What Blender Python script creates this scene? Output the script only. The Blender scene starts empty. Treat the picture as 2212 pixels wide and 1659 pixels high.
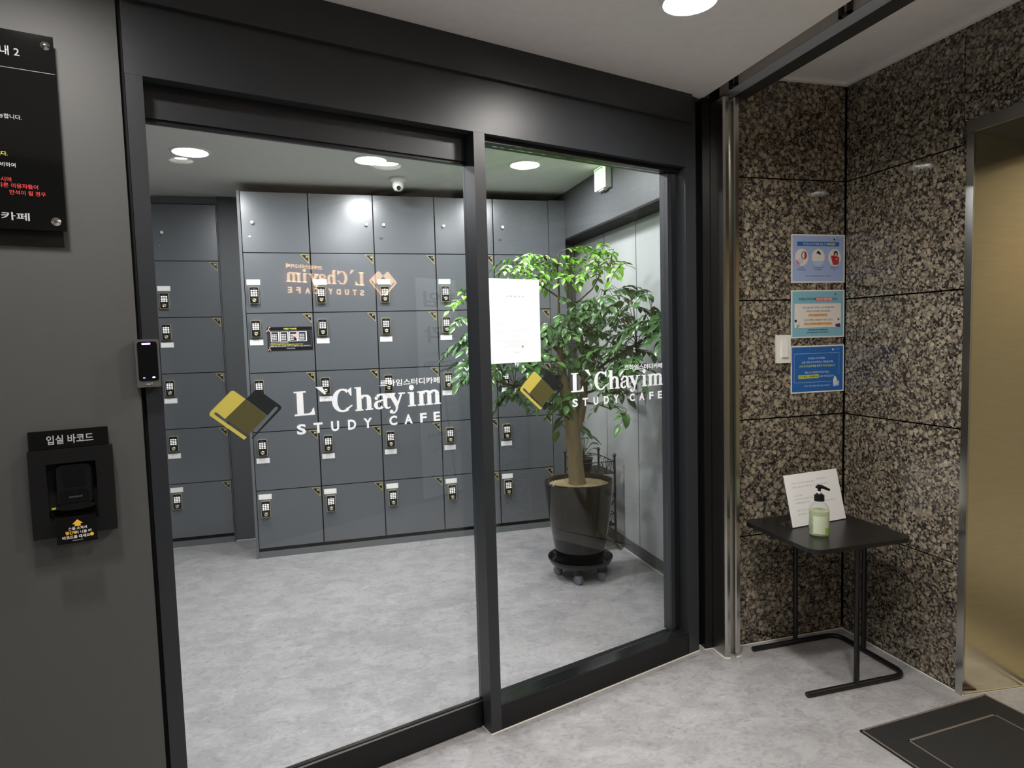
import bpy, math, random
from mathutils import Matrix, Vector
random.seed(7)
C = bpy.context.scene.collection
SC = bpy.context.scene
PI = math.pi
TH = 0.2954                      # the glass front stands turned by this angle to the building grid
# ------------------------------------------------------------------ camera, world, exposure
cd = bpy.data.cameras.new('camera')
cd.sensor_width = 36.0
cd.lens = 36.0 * 1405.15 / 2212.0
cd.clip_start = 0.02
cam = bpy.data.objects.new('camera', cd)
C.objects.link(cam)
cam.matrix_world = Matrix(((0.962817, 0.045285, -0.266331, 0.0),
                           (-0.268759, 0.060528, -0.961304, 0.0),
                           (-0.027412, 0.997139, 0.070449, 1.38),
                           (0, 0, 0, 1)))
SC.camera = cam
w = bpy.data.worlds.new('world'); SC.world = w; w.use_nodes = True
w.node_tree.nodes['Background'].inputs[0].default_value = (0.9, 0.95, 1.0, 1)
w.node_tree.nodes['Background'].inputs[1].default_value = 0.02
SC.view_settings.view_transform = 'Standard'
SC.view_settings.look = 'None'
SC.view_settings.gamma = 1.0
SC.view_settings.use_curve_mapping = False
SC.view_settings.exposure = 0.0
ROOM_LIGHT = 245.0
HALL_LIGHT = 330.0
SC.cycles.max_bounces = 10
SC.cycles.transparent_max_bounces = 16
SC.cycles.sample_clamp_indirect = 4.0
SC.cycles.use_denoising = True

# ------------------------------------------------------------------ materials
def lin(c):
    if isinstance(c, str):
        c = [int(c[i:i+2], 16) / 255 for i in (0, 2, 4)]
    return [x / 12.92 if x <= 0.04045 else ((x + 0.055) / 1.055) ** 2.4 for x in c]
def newmat(name):
    m = bpy.data.materials.new(name); m.use_nodes = True
    nt = m.node_tree
    return m, nt, nt.nodes['Principled BSDF']
def mat(name, col, rough=0.5, metal=0.0, spec=0.5, var=0.06, vscale=30.0, bump=0.0, bscale=200.0, emit=0.0, aniso=0.0, coat=0.0, stretch=None, sub=0.0):
    m, nt, b = newmat(name)
    c = lin(col)
    b.inputs['Roughness'].default_value = rough
    b.inputs['Metallic'].default_value = metal
    b.inputs['Specular IOR Level'].default_value = spec
    b.inputs['Anisotropic'].default_value = aniso
    b.inputs['Coat Weight'].default_value = coat
    tc = nt.nodes.new('ShaderNodeTexCoord')
    src = tc.outputs['Object']
    if stretch:
        mp = nt.nodes.new('ShaderNodeMapping'); mp.inputs['Scale'].default_value = stretch
        nt.links.new(src, mp.inputs['Vector']); src = mp.outputs['Vector']
    n = nt.nodes.new('ShaderNodeTexNoise'); n.inputs['Scale'].default_value = vscale; n.inputs['Detail'].default_value = 4
    nt.links.new(src, n.inputs['Vector'])
    mx = nt.nodes.new('ShaderNodeMix'); mx.data_type = 'RGBA'
    mx.inputs['A'].default_value = [max(0, x * (1 - var)) for x in c] + [1]
    mx.inputs['B'].default_value = [min(1, x * (1 + var)) for x in c] + [1]
    nt.links.new(n.outputs['Fac'], mx.inputs['Factor'])
    nt.links.new(mx.outputs['Result'], b.inputs['Base Color'])
    if emit > 0:
        b.inputs['Emission Color'].default_value = c + [1]
        b.inputs['Emission Strength'].default_value = emit
    if bump > 0:
        n2 = nt.nodes.new('ShaderNodeTexNoise'); n2.inputs['Scale'].default_value = bscale; n2.inputs['Detail'].default_value = 3
        nt.links.new(src, n2.inputs['Vector'])
        bp = nt.nodes.new('ShaderNodeBump'); bp.inputs['Strength'].default_value = bump; bp.inputs['Distance'].default_value = 0.002
        nt.links.new(n2.outputs['Fac'], bp.inputs['Height']); nt.links.new(bp.outputs['Normal'], b.inputs['Normal'])
    if sub > 0:
        b.inputs['Transmission Weight'].default_value = 0
        b.inputs['Subsurface Weight'].default_value = sub
        b.inputs['Subsurface Radius'].default_value = (0.01, 0.02, 0.005)
    return m
def emis(name, col, s):
    m, nt, b = newmat(name)
    b.inputs['Base Color'].default_value = (0.8, 0.8, 0.8, 1)
    b.inputs['Emission Color'].default_value = lin(col) + [1]
    b.inputs['Emission Strength'].default_value = s
    return m
def glassmat(name, tint=(0.982, 0.985, 0.983), rough=0.0, refl=1.0):
    m, nt, b = newmat(name)
    nt.nodes.remove(b)
    out = nt.nodes['Material Output']
    tr = nt.nodes.new('ShaderNodeBsdfTransparent'); tr.inputs['Color'].default_value = (*tint, 1)
    gl = nt.nodes.new('ShaderNodeBsdfGlossy'); gl.inputs['Roughness'].default_value = rough
    fr = nt.nodes.new('ShaderNodeFresnel')
    ge = nt.nodes.new('ShaderNodeNewGeometry')
    mx = nt.nodes.new('ShaderNodeMix'); mx.inputs['A'].default_value = 1.52; mx.inputs['B'].default_value = 1 / 1.52
    nt.links.new(ge.outputs['Backfacing'], mx.inputs['Factor']); nt.links.new(mx.outputs['Result'], fr.inputs['IOR'])
    ms = nt.nodes.new('ShaderNodeMixShader')
    ml = nt.nodes.new('ShaderNodeMath'); ml.operation = 'MULTIPLY'; ml.inputs[1].default_value = refl
    nt.links.new(fr.outputs[0], ml.inputs[0]); nt.links.new(ml.outputs[0], ms.inputs[0])
    nt.links.new(tr.outputs[0], ms.inputs[1]); nt.links.new(gl.outputs[0], ms.inputs[2])
    nt.links.new(ms.outputs[0], out.inputs['Surface'])
    return m
def granite():
    m, nt, b = newmat('brown_granite')
    N = nt.nodes.new; L = nt.links.new
    tc = N('ShaderNodeTexCoord')
    nz = N('ShaderNodeTexNoise'); nz.inputs['Scale'].default_value = 60; nz.inputs['Detail'].default_value = 3
    L(tc.outputs['Object'], nz.inputs['Vector'])
    ad = N('ShaderNodeMixRGB') if False else N('ShaderNodeVectorMath'); ad.operation = 'MULTIPLY_ADD'
    L(nz.outputs['Color'], ad.inputs[0]); ad.inputs[1].default_value = (0.006, 0.006, 0.006); L(tc.outputs['Object'], ad.inputs[2])
    def vor(scale, rnd=1.0):
        v = N('ShaderNodeTexVoronoi'); v.inputs['Scale'].default_value = scale; v.inputs['Randomness'].default_value = rnd
        L(ad.outputs[0], v.inputs['Vector']); return v
    v1 = vor(45, 1.0); v2 = vor(125); v3 = vor(260)
    # big round crystals
    r1 = N('ShaderNodeValToRGB'); L(v1.outputs['Distance'], r1.inputs[0])
    r1.color_ramp.elements[0].position = 0.36; r1.color_ramp.elements[0].color = (1, 1, 1, 1)
    r1.color_ramp.elements[1].position = 0.52; r1.color_ramp.elements[1].color = (0, 0, 0, 1)
    s1 = N('ShaderNodeSeparateColor'); L(v1.outputs['Color'], s1.inputs[0])
    on = N('ShaderNodeMath'); on.operation = 'GREATER_THAN'; on.inputs[1].default_value = 0.22; L(s1.outputs[0], on.inputs[0])
    f1 = N('ShaderNodeMath'); f1.operation = 'MULTIPLY'; L(r1.outputs[0], f1.inputs[0]); L(on.outputs[0], f1.inputs[1])
    # small crystals
    s2 = N('ShaderNodeSeparateColor'); L(v2.outputs['Color'], s2.inputs[0])
    r2 = N('ShaderNodeValToRGB'); L(s2.outputs[0], r2.inputs[0])
    e = r2.color_ramp.elements
    e[0].position = 0.0; e[0].color = (0.02, 0.019, 0.019, 1); e[1].position = 1.0; e[1].color = (0.36, 0.32, 0.24, 1)
    x = e.new(0.3); x.color = (0.05, 0.044, 0.039, 1); x = e.new(0.6); x.color = (0.155, 0.132, 0.107, 1)
    s3 = N('ShaderNodeSeparateColor'); L(v3.outputs['Color'], s3.inputs[0])
    r3 = N('ShaderNodeValToRGB'); L(s3.outputs[1], r3.inputs[0])
    r3.color_ramp.elements[0].color = (0.5, 0.5, 0.5, 1); r3.color_ramp.elements[1].color = (1.35, 1.3, 1.25, 1)
    mu = N('ShaderNodeMix'); mu.data_type = 'RGBA'; mu.blend_type = 'MULTIPLY'; mu.inputs['Factor'].default_value = 1
    L(r2.outputs[0], mu.inputs['A']); L(r3.outputs[0], mu.inputs['B'])
    rb = N('ShaderNodeValToRGB'); L(s1.outputs[1], rb.inputs[0])
    rb.color_ramp.elements[0].color = (0.155, 0.130, 0.093, 1); rb.color_ramp.elements[1].color = (0.45, 0.39, 0.285, 1)
    n4 = N('ShaderNodeTexNoise'); n4.inputs['Scale'].default_value = 130; n4.inputs['Detail'].default_value = 3
    L(tc.outputs['Object'], n4.inputs['Vector'])
    r4 = N('ShaderNodeValToRGB'); L(n4.outputs['Fac'], r4.inputs[0])
    r4.color_ramp.elements[0].position = 0.3; r4.color_ramp.elements[0].color = (0.6, 0.6, 0.6, 1)
    r4.color_ramp.elements[1].position = 0.7; r4.color_ramp.elements[1].color = (1.2, 1.2, 1.2, 1)
    mb2 = N('ShaderNodeMix'); mb2.data_type = 'RGBA'; mb2.blend_type = 'MULTIPLY'; mb2.inputs['Factor'].default_value = 1
    L(rb.outputs[0], mb2.inputs['A']); L(r4.outputs[0], mb2.inputs['B'])
    mm = N('ShaderNodeMix'); mm.data_type = 'RGBA'
    L(f1.outputs[0], mm.inputs['Factor']); L(mu.outputs['Result'], mm.inputs['A']); L(mb2.outputs['Result'], mm.inputs['B'])
    L(mm.outputs['Result'], b.inputs['Base Color'])
    b.inputs['Roughness'].default_value = 0.035
    return m
def floormat():
    m, nt, b = newmat('marbled_vinyl')
    N = nt.nodes.new; L = nt.links.new
    tc = N('ShaderNodeTexCoord')
    mp = N('ShaderNodeMapping'); mp.inputs['Scale'].default_value = (1.0, 1.45, 1); mp.inputs['Rotation'].default_value = (0, 0, 0.9)
    L(tc.outputs['Object'], mp.inputs['Vector'])
    a = N('ShaderNodeTexNoise'); a.inputs['Scale'].default_value = 6.5; a.inputs['Detail'].default_value = 9; a.inputs['Roughness'].default_value = 0.62; a.inputs['Distortion'].default_value = 0.8
    L(mp.outputs[0], a.inputs['Vector'])
    r = N('ShaderNodeValToRGB'); L(a.outputs['Fac'], r.inputs[0]); e = r.color_ramp.elements
    e[0].position = 0.30; e[0].color = (0.30, 0.296, 0.300, 1); e[1].position = 0.72; e[1].color = (0.395, 0.39, 0.393, 1)
    x = e.new(0.47); x.color = (0.335, 0.325, 0.328, 1); x = e.new(0.54); x.color = (0.37, 0.36, 0.362, 1)
    c = N('ShaderNodeTexNoise'); c.inputs['Scale'].default_value = 26; c.inputs['Detail'].default_value = 8; c.inputs['Distortion'].default_value = 1.6
    L(mp.outputs[0], c.inputs['Vector'])
    r2 = N('ShaderNodeValToRGB'); L(c.outputs['Fac'], r2.inputs[0]); e = r2.color_ramp.elements
    e[0].position = 0.32; e[0].color = (0.80, 0.79, 0.80, 1); e[1].position = 0.74; e[1].color = (1.22, 1.22, 1.2, 1)
    x = e.new(0.45); x.color = (0.98, 0.98, 0.98, 1); x = e.new(0.58); x.color = (1.02, 1.02, 1.02, 1)
    mu = N('ShaderNodeMix'); mu.data_type = 'RGBA'; mu.blend_type = 'MULTIPLY'; mu.inputs['Factor'].default_value = 1
    L(r.outputs[0], mu.inputs['A']); L(r2.outputs[0], mu.inputs['B']); L(mu.outputs['Result'], b.inputs['Base Color'])
    b.inputs['Roughness'].default_value = 0.42
    return m
M = dict(
    floor=floormat(), granite=granite(),
    ceil=mat('ceiling_paint', 'F2EFEB', 0.7, bump=0.15, bscale=300),
    ceilr=mat('room_ceiling_paint', 'E0E0DA', 0.6),
    wallg=mat('matte_grey_film', '575756', 0.5, bump=0.2, bscale=500, var=0.03),
    wallr=mat('room_wall_paint', '5B5E60', 0.5, var=0.03),
    frame=mat('charcoal_film', '2D3034', 0.38, bump=0.1, bscale=500, var=0.03),
    black=mat('black_aluminium', '141415', 0.42, spec=0.35),
    gap=mat('gap_black', '0A0A0A', 0.8),
    gloss=mat('glossy_black_bead', '1A1B1C', 0.12, spec=0.8),
    locker=mat('locker_laminate', '606468', 0.27, spec=1.0, var=0.03),
    lockedge=mat('locker_edge', '686C6E', 0.4, var=0.03),
    white=mat('white_plastic', 'F2F0EA', 0.4, var=0.02),
    paper=mat('white_paper', 'FDFDFD', 0.6, var=0.01),
    bead=mat('white_silicone', 'DEDBD2', 0.4, var=0.03),
    steel=mat('mirror_steel', 'C4C2BC', 0.18, 1.0, var=0.04, vscale=8, stretch=(1, 1, 0.05)),
    steel2=mat('brushed_steel', 'A9A7A2', 0.3, 1.0, var=0.08, vscale=60, stretch=(1, 1, 0.02)),
    gold=mat('champagne_brushed_steel', 'EFE6CC', 0.17, 1.0, aniso=0.8, var=0.08, vscale=90, stretch=(0.03, 1, 1)),
    gold2=mat('satin_champagne_steel', 'EADFC0', 0.42, 1.0, var=0.06, vscale=90, stretch=(1, 1, 0.03)),
    doorsteel=mat('pale_steel_panel', 'C6CAC8', 0.38, 0.25, var=0.12, vscale=3, stretch=(1, 1, 0.4)),
    champ=mat('champagne_frame', 'CBC4A4', 0.3, 0.6),
    chrome=mat('chrome', 'D0D0CE', 0.12, 1.0),
    blackp=mat('black_plastic', '121213', 0.3),
    blackm=mat('black_powder_coat', '101011', 0.38),
    tabletop=mat('black_laminate', '161617', 0.33, var=0.1, vscale=5, stretch=(1, 14, 1)),
    key=emis('lit_keys', 'FFFFFF', 0.55),
    rdr=mat('dark_grey_reader_shell', '62605C', 0.4, 0.2),
    keyr=mat('reader_glass', '050608', 0.04, spec=0.6),
    glass=glassmat('clear_glass'),
    acr=glassmat('clear_acrylic', (0.97, 0.98, 0.98)),
    cream=mat('hall_cream_paint', 'D8D2C6', 0.6),
    vyel=mat('yellow_vinyl', 'DCCB5E', 0.5, var=0.02),
    vblk=mat('black_vinyl', '1D2226', 0.45, var=0.02),
    voli=mat('olive_vinyl', '5A5630', 0.5, var=0.02),
    gold_t=mat('gold_print', '9A926A', 0.35, var=0.02),
    numt=mat('number_print', 'D8CFA0', 0.4, var=0.02),
    yel=mat('yellow_print', 'E8E05A', 0.5, var=0.02),
    yel2=mat('glowing_amber_print', 'F0B840', 0.5, var=0.02, emit=0.15),  # print given a faint glow of its own, no lamp behind it
    red=mat('red_print', 'D23A35', 0.5, var=0.02),
    signb=mat('black_sign_acrylic', '101010', 0.06, var=0.05),
    signs=mat('dark_acrylic_and_shadow', '26241F', 0.3),  # dark acrylic, also colours the board standing in for the wall sign's shadow
    pot=mat('black_glazed_pot', '0E0D0E', 0.09, spec=0.6),
    soil=mat('tan_gravel', 'B7A47E', 0.8, var=0.5, vscale=250, bump=1.0, bscale=180),
    soil2=mat('pale_gravel', 'D9CBA8', 0.8, var=0.2, vscale=200),
    bark=mat('grey_brown_bark', '85795A', 0.8, var=0.35, vscale=45, bump=0.8, bscale=90, stretch=(1, 1, 0.35)),
    twig=mat('green_brown_twig', '4C4A2C', 0.6),
    leafd=mat('dark_leaf', '557F46', 0.27, var=0.35, vscale=6, spec=0.7),
    leafb=mat('young_leaf', '7DB83A', 0.35, var=0.2, vscale=6, spec=0.6),
    leafk=mat('deep_leaf', '26331F', 0.4, var=0.2, vscale=6),
    iron=mat('wrought_iron', '17120F', 0.5),
    matb=mat('black_mat_ribbed', '1C1B1A', 0.85, var=0.4, vscale=400, bump=1.0, bscale=500),
    matc=mat('black_carpet_pile', '252422', 0.95, var=0.6, vscale=300, bump=1.5, bscale=350),
    matl=mat('taupe_mat_line', '6E6358', 0.8),
    lpaint=mat('fascia_white', 'C9C3B8', 0.5),
    rail=mat('blue_grey_rail', 'B2B8BF', 0.4, 0.2),
    raild=mat('dark_rail', '33322F', 0.5),
    led=emis('room_downlight', 'FAFCFF', ROOM_LIGHT),
    ledh=emis('hall_downlight', 'FFFBF6', HALL_LIGHT),
    warm=emis('warm_sign_glow', 'FFA050', 14.0),
    warmf=emis('warm_sign_face', 'FFD09A', 9.0),
    exitw=emis('exit_white', 'FFFFDC', 1.2),
    exitg=emis('exit_green', '28C850', .9),
    uv=emis('violet_led', 'C8A8FF', 6.0),
    blue=emis('blue_led', '3040FF', 2.0),
    wled=emis('white_led', 'E0E8FF', 2.0),
    ban=mat('pale_blue_banner', 'CBDBE2', 0.5, var=0.04, vscale=2),
    gel=None,
)
def liquidmat(name, col, mixf):
    m, nt, b = newmat(name); nt.nodes.remove(b)
    out = nt.nodes['Material Output']
    tr = nt.nodes.new('ShaderNodeBsdfTransparent'); tr.inputs['Color'].default_value = lin(col) + [1]
    df = nt.nodes.new('ShaderNodeBsdfPrincipled'); df.inputs['Base Color'].default_value = lin(col) + [1]; df.inputs['Roughness'].default_value = 0.15
    ms = nt.nodes.new('ShaderNodeMixShader'); ms.inputs[0].default_value = mixf
    nt.links.new(tr.outputs[0], ms.inputs[1]); nt.links.new(df.outputs[0], ms.inputs[2]); nt.links.new(ms.outputs[0], out.inputs['Surface'])
    return m
def thinmat(name, col, tf=0.5):
    m, nt, b = newmat(name); out = nt.nodes['Material Output']
    b.inputs['Base Color'].default_value = lin(col) + [1]; b.inputs['Roughness'].default_value = 0.5
    tl = nt.nodes.new('ShaderNodeBsdfTranslucent'); tl.inputs['Color'].default_value = lin(col) + [1]
    ad = nt.nodes.new('ShaderNodeMixShader'); ad.inputs[0].default_value = tf
    nt.links.new(b.outputs[0], ad.inputs[1]); nt.links.new(tl.outputs[0], ad.inputs[2]); nt.links.new(ad.outputs[0], out.inputs['Surface'])
    return m
M['vinyl'] = thinmat('white_vinyl', 'FFFFFF', 0.5); M['thinpaper'] = thinmat('thin_white_paper', 'FFFFFF', 0.5)
M['gel'] = liquidmat('green_gel', 'E2EBCB', 0.4)
M['label'] = mat('bottle_label', 'D3DABF', 0.35, var=0.03)
M['labelg'] = mat('bottle_label_green', '8FC456', 0.35, var=0.05)
for k, c in dict(pblue='A6BAE2', pnavy='2F68AE', pteal='86BFD0', pwhite='ECEAE6', pcream='EDE6DE', psalmon='D9746C', pgold='EBC57E', pdeep='2A68B2', plt='B6CCF0', plime='C9DA4C', pred='B5383C', pink='E8B9AE', ppurple='62325E', pink2='D9D3DB', pgrey='6C7076', pdark='1C1E22', pgreen='A8BE6A', pfaint='B5B3AE').items():
    M[k] = mat(k + '_print', c, 0.45, var=0.02)

# ------------------------------------------------------------------ geometry helpers
TCACHE = {}
def textmesh(s, bold):
    key = (s, bold)
    if key in TCACHE: return TCACHE[key]
    cu = bpy.data.curves.new('t', 'FONT'); cu.body = s; cu.size = 1.0; cu.resolution_u = 3; cu.offset = bold; cu.fill_mode = 'BOTH' if False else 'FRONT'
    cu.dimensions = '2D'
    ob = bpy.data.objects.new('t', cu)
    me = bpy.data.meshes.new_from_object(ob)
    vs = [(v.co.x, v.co.y) for v in me.vertices]; fs = [tuple(p.vertices) for p in me.polygons]
    # make every face wind the same way
    out = []
    for f in fs:
        a = 0
        for i in range(len(f)):
            x1, y1 = vs[f[i]]; x2, y2 = vs[f[(i + 1) % len(f)]]; a += x1 * y2 - x2 * y1
        out.append(f if a > 0 else tuple(reversed(f)))
    bpy.data.objects.remove(ob); bpy.data.meshes.remove(me); bpy.data.curves.remove(cu)
    TCACHE[key] = (vs, out)
    return TCACHE[key]
class MB:
    def __init__(s): s.v = []; s.f = []; s.m = []; s.sm = []; s.mats = []
    def mi(s, m):
        m = M[m]
        if m not in s.mats: s.mats.append(m)
        return s.mats.index(m)
    def add(s, vs, fs, m, smooth=False):
        o = len(s.v); s.v += [tuple(p) for p in vs]; i = s.mi(m)
        for f in fs: s.f.append(tuple(o + k for k in f)); s.m.append(i); s.sm.append(smooth)
        return s
    def box(s, a, b, m):
        x0, y0, z0 = [min(a[i], b[i]) for i in range(3)]; x1, y1, z1 = [max(a[i], b[i]) for i in range(3)]
        return s.add([(x0,y0,z0),(x1,y0,z0),(x1,y1,z0),(x0,y1,z0),(x0,y0,z1),(x1,y0,z1),(x1,y1,z1),(x0,y1,z1)],
                     [(0,3,2,1),(4,5,6,7),(0,1,5,4),(1,2,6,5),(2,3,7,6),(3,0,4,7)], m)
    def prism(s, pts, d0, d1, m, plane='xz', smooth=False):
        """outline pts swept between d0 and d1 along the third axis"""
        n = len(pts)
        def P(p, d): return {'xz': (p[0], d, p[1]), 'xy': (p[0], p[1], d), 'yz': (d, p[0], p[1])}[plane]
        vs = [P(p, d0) for p in pts] + [P(p, d1) for p in pts]
        a = sum(pts[i][0] * pts[(i+1) % n][1] - pts[(i+1) % n][0] * pts[i][1] for i in range(n))
        flip = (a > 0) != ((d1 > d0) == (plane != 'xz'))
        cap0 = tuple(range(n)); cap1 = tuple(range(n, 2 * n))
        side = [(i, (i+1) % n, n + (i+1) % n, n + i) for i in range(n)]
        if not flip: cap0 = cap0[::-1]
        else: cap1 = cap1[::-1]; side = [q[::-1] for q in side]
        s.add(vs, [cap0, cap1], m); o = len(s.v) - 2 * n; i = s.mi(m)
        for q in side: s.f.append(tuple(o + k for k in q)); s.m.append(i); s.sm.append(smooth)
        return s
    def poly(s, pts, m): return s.add(pts, [tuple(range(len(pts)))], m)
    def flat(s, pts, y, m):
        """flat xz outline facing -y"""
        n = len(pts); a = sum(pts[i][0] * pts[(i+1) % n][1] - pts[(i+1) % n][0] * pts[i][1] for i in range(n))
        if a < 0: pts = pts[::-1]
        return s.poly([(p[0], y, p[1]) for p in pts], m)
    def rect(s, x0, z0, x1, z1, y, m): return s.flat([(x0,z0),(x1,z0),(x1,z1),(x0,z1)], y, m)
    def tube(s, path, r, m, n=8, smooth=True, caps=True):
        path = [Vector(p) for p in path]; rr = r if isinstance(r, (list, tuple)) else [r] * len(path)
        rings = []; up = Vector((0.123, 0.31, 1)).normalized(); vs = []
        for i, p in enumerate(path):
            d = (path[min(i+1, len(path)-1)] - path[max(i-1, 0)]).normalized()
            if abs(d.dot(up)) > 0.97: up = Vector((1, 0.2, 0)).normalized()
            a = d.cross(up).normalized(); b = d.cross(a).normalized(); up = -b if False else up
            for k in range(n):
                t = 2 * PI * k / n; vs.append(p + a * (math.cos(t) * rr[i]) + b * (math.sin(t) * rr[i]))
        fs = []
        for i in range(len(path) - 1):
            for k in range(n): fs.append((i*n+k, i*n+(k+1) % n, (i+1)*n+(k+1) % n, (i+1)*n+k))
        s.add(vs, fs, m, smooth)
        if caps: s.add(vs[:n], [tuple(range(n))[::-1]], m); s.add(vs[-n:], [tuple(range(n))], m)
        return s
    def lathe(s, prof, m, c=(0,0,0), n=24, ax='z', smooth=True):
        vs = []; fs = []
        for r, z in prof:
            for k in range(n):
                t = 2 * PI * k / n; a, b = r * math.cos(t), r * math.sin(t)
                vs.append({'z': (c[0]+a, c[1]+b, c[2]+z), 'y': (c[0]+a, c[1]+z, c[2]-b), 'x': (c[0]+z, c[1]+a, c[2]+b)}[ax])
        for i in range(len(prof) - 1):
            for k in range(n): fs.append((i*n+k, i*n+(k+1) % n, (i+1)*n+(k+1) % n, (i+1)*n+k))
        return s.add(vs, fs, m, smooth)
    def text(s, t, x, z, h, m, y=0.0, w=None, al='c', bold=0.0, flip=False):
        """flat lettering in the xz plane facing -y; (x,z) = lower anchor of its box; flip = facing +y"""
        vs, fs = textmesh(t, bold)
        if not vs: return s
        x0 = min(p[0] for p in vs); x1 = max(p[0] for p in vs); y0 = min(p[1] for p in vs); y1 = max(p[1] for p in vs)
        k = h / (y1 - y0); kx = k if w is None else w / (x1 - x0); W = (x1 - x0) * kx
        ox = x - (W / 2 if al == 'c' else W if al == 'r' else 0)
        out = []
        for p in vs:
            px = ox + (p[0] - x0) * kx
            out.append(((2 * x - px) if flip else px, y, z + (p[1] - y0) * k))
        return s.add(out, fs, m)
    def mesh(s, name):
        me = bpy.data.meshes.new(name); me.from_pydata(s.v, [], s.f)
        for m in s.mats: me.materials.append(m)
        me.polygons.foreach_set('material_index', s.m); me.polygons.foreach_set('use_smooth', s.sm); me.update()
        if any(s.sm): me.set_sharp_from_angle(angle=math.radians(38))
        return me
    def obj(s, name, parent=None, loc=(0,0,0), rz=0.0):
        return inst(name, s.mesh(name), parent, loc, rz)
def inst(name, me, parent=None, loc=(0,0,0), rz=0.0):
    o = bpy.data.objects.new(name, me); C.objects.link(o); o.location = loc; o.rotation_euler = (0, 0, rz)
    if parent: o.parent = parent
    return o
def tag(o, label, cat=None, group=None, kind=None):
    o['label'] = label
    if cat: o['category'] = cat
    if group: o['group'] = group
    if kind: o['kind'] = kind
    return o
def thing(name, label, cat, loc=(0,0,0), rz=0.0, group=None):
    o = bpy.data.objects.new(name, None); C.objects.link(o); o.location = loc; o.rotation_euler = (0, 0, rz)
    o.empty_display_size = 0.1
    return tag(o, label, cat, group)
def struct(o, label): return tag(o, label, kind='structure')
def rr(x0, z0, x1, z1, r, n=4):
    pts = []
    for cx, cz, a0 in ((x1-r, z0+r, -90), (x1-r, z1-r, 0), (x0+r, z1-r, 90), (x0+r, z0+r, 180)):
        for k in range(n + 1):
            t = math.radians(a0 + 90 * k / n); pts.append((cx + r * math.cos(t), cz + r * math.sin(t)))
    return pts
def ell(cx, cz, rx, rz, n=20, a0=0, a1=360):
    return [(cx + rx * math.cos(math.radians(a0 + (a1-a0) * k / n)), cz + rz * math.sin(math.radians(a0 + (a1-a0) * k / n))) for k in range(n + (a1 - a0 < 360))]
def un(u, n):                    # partition coordinates to world
    return (u * math.cos(TH) - n * math.sin(TH), u * math.sin(TH) + n * math.cos(TH))

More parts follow.
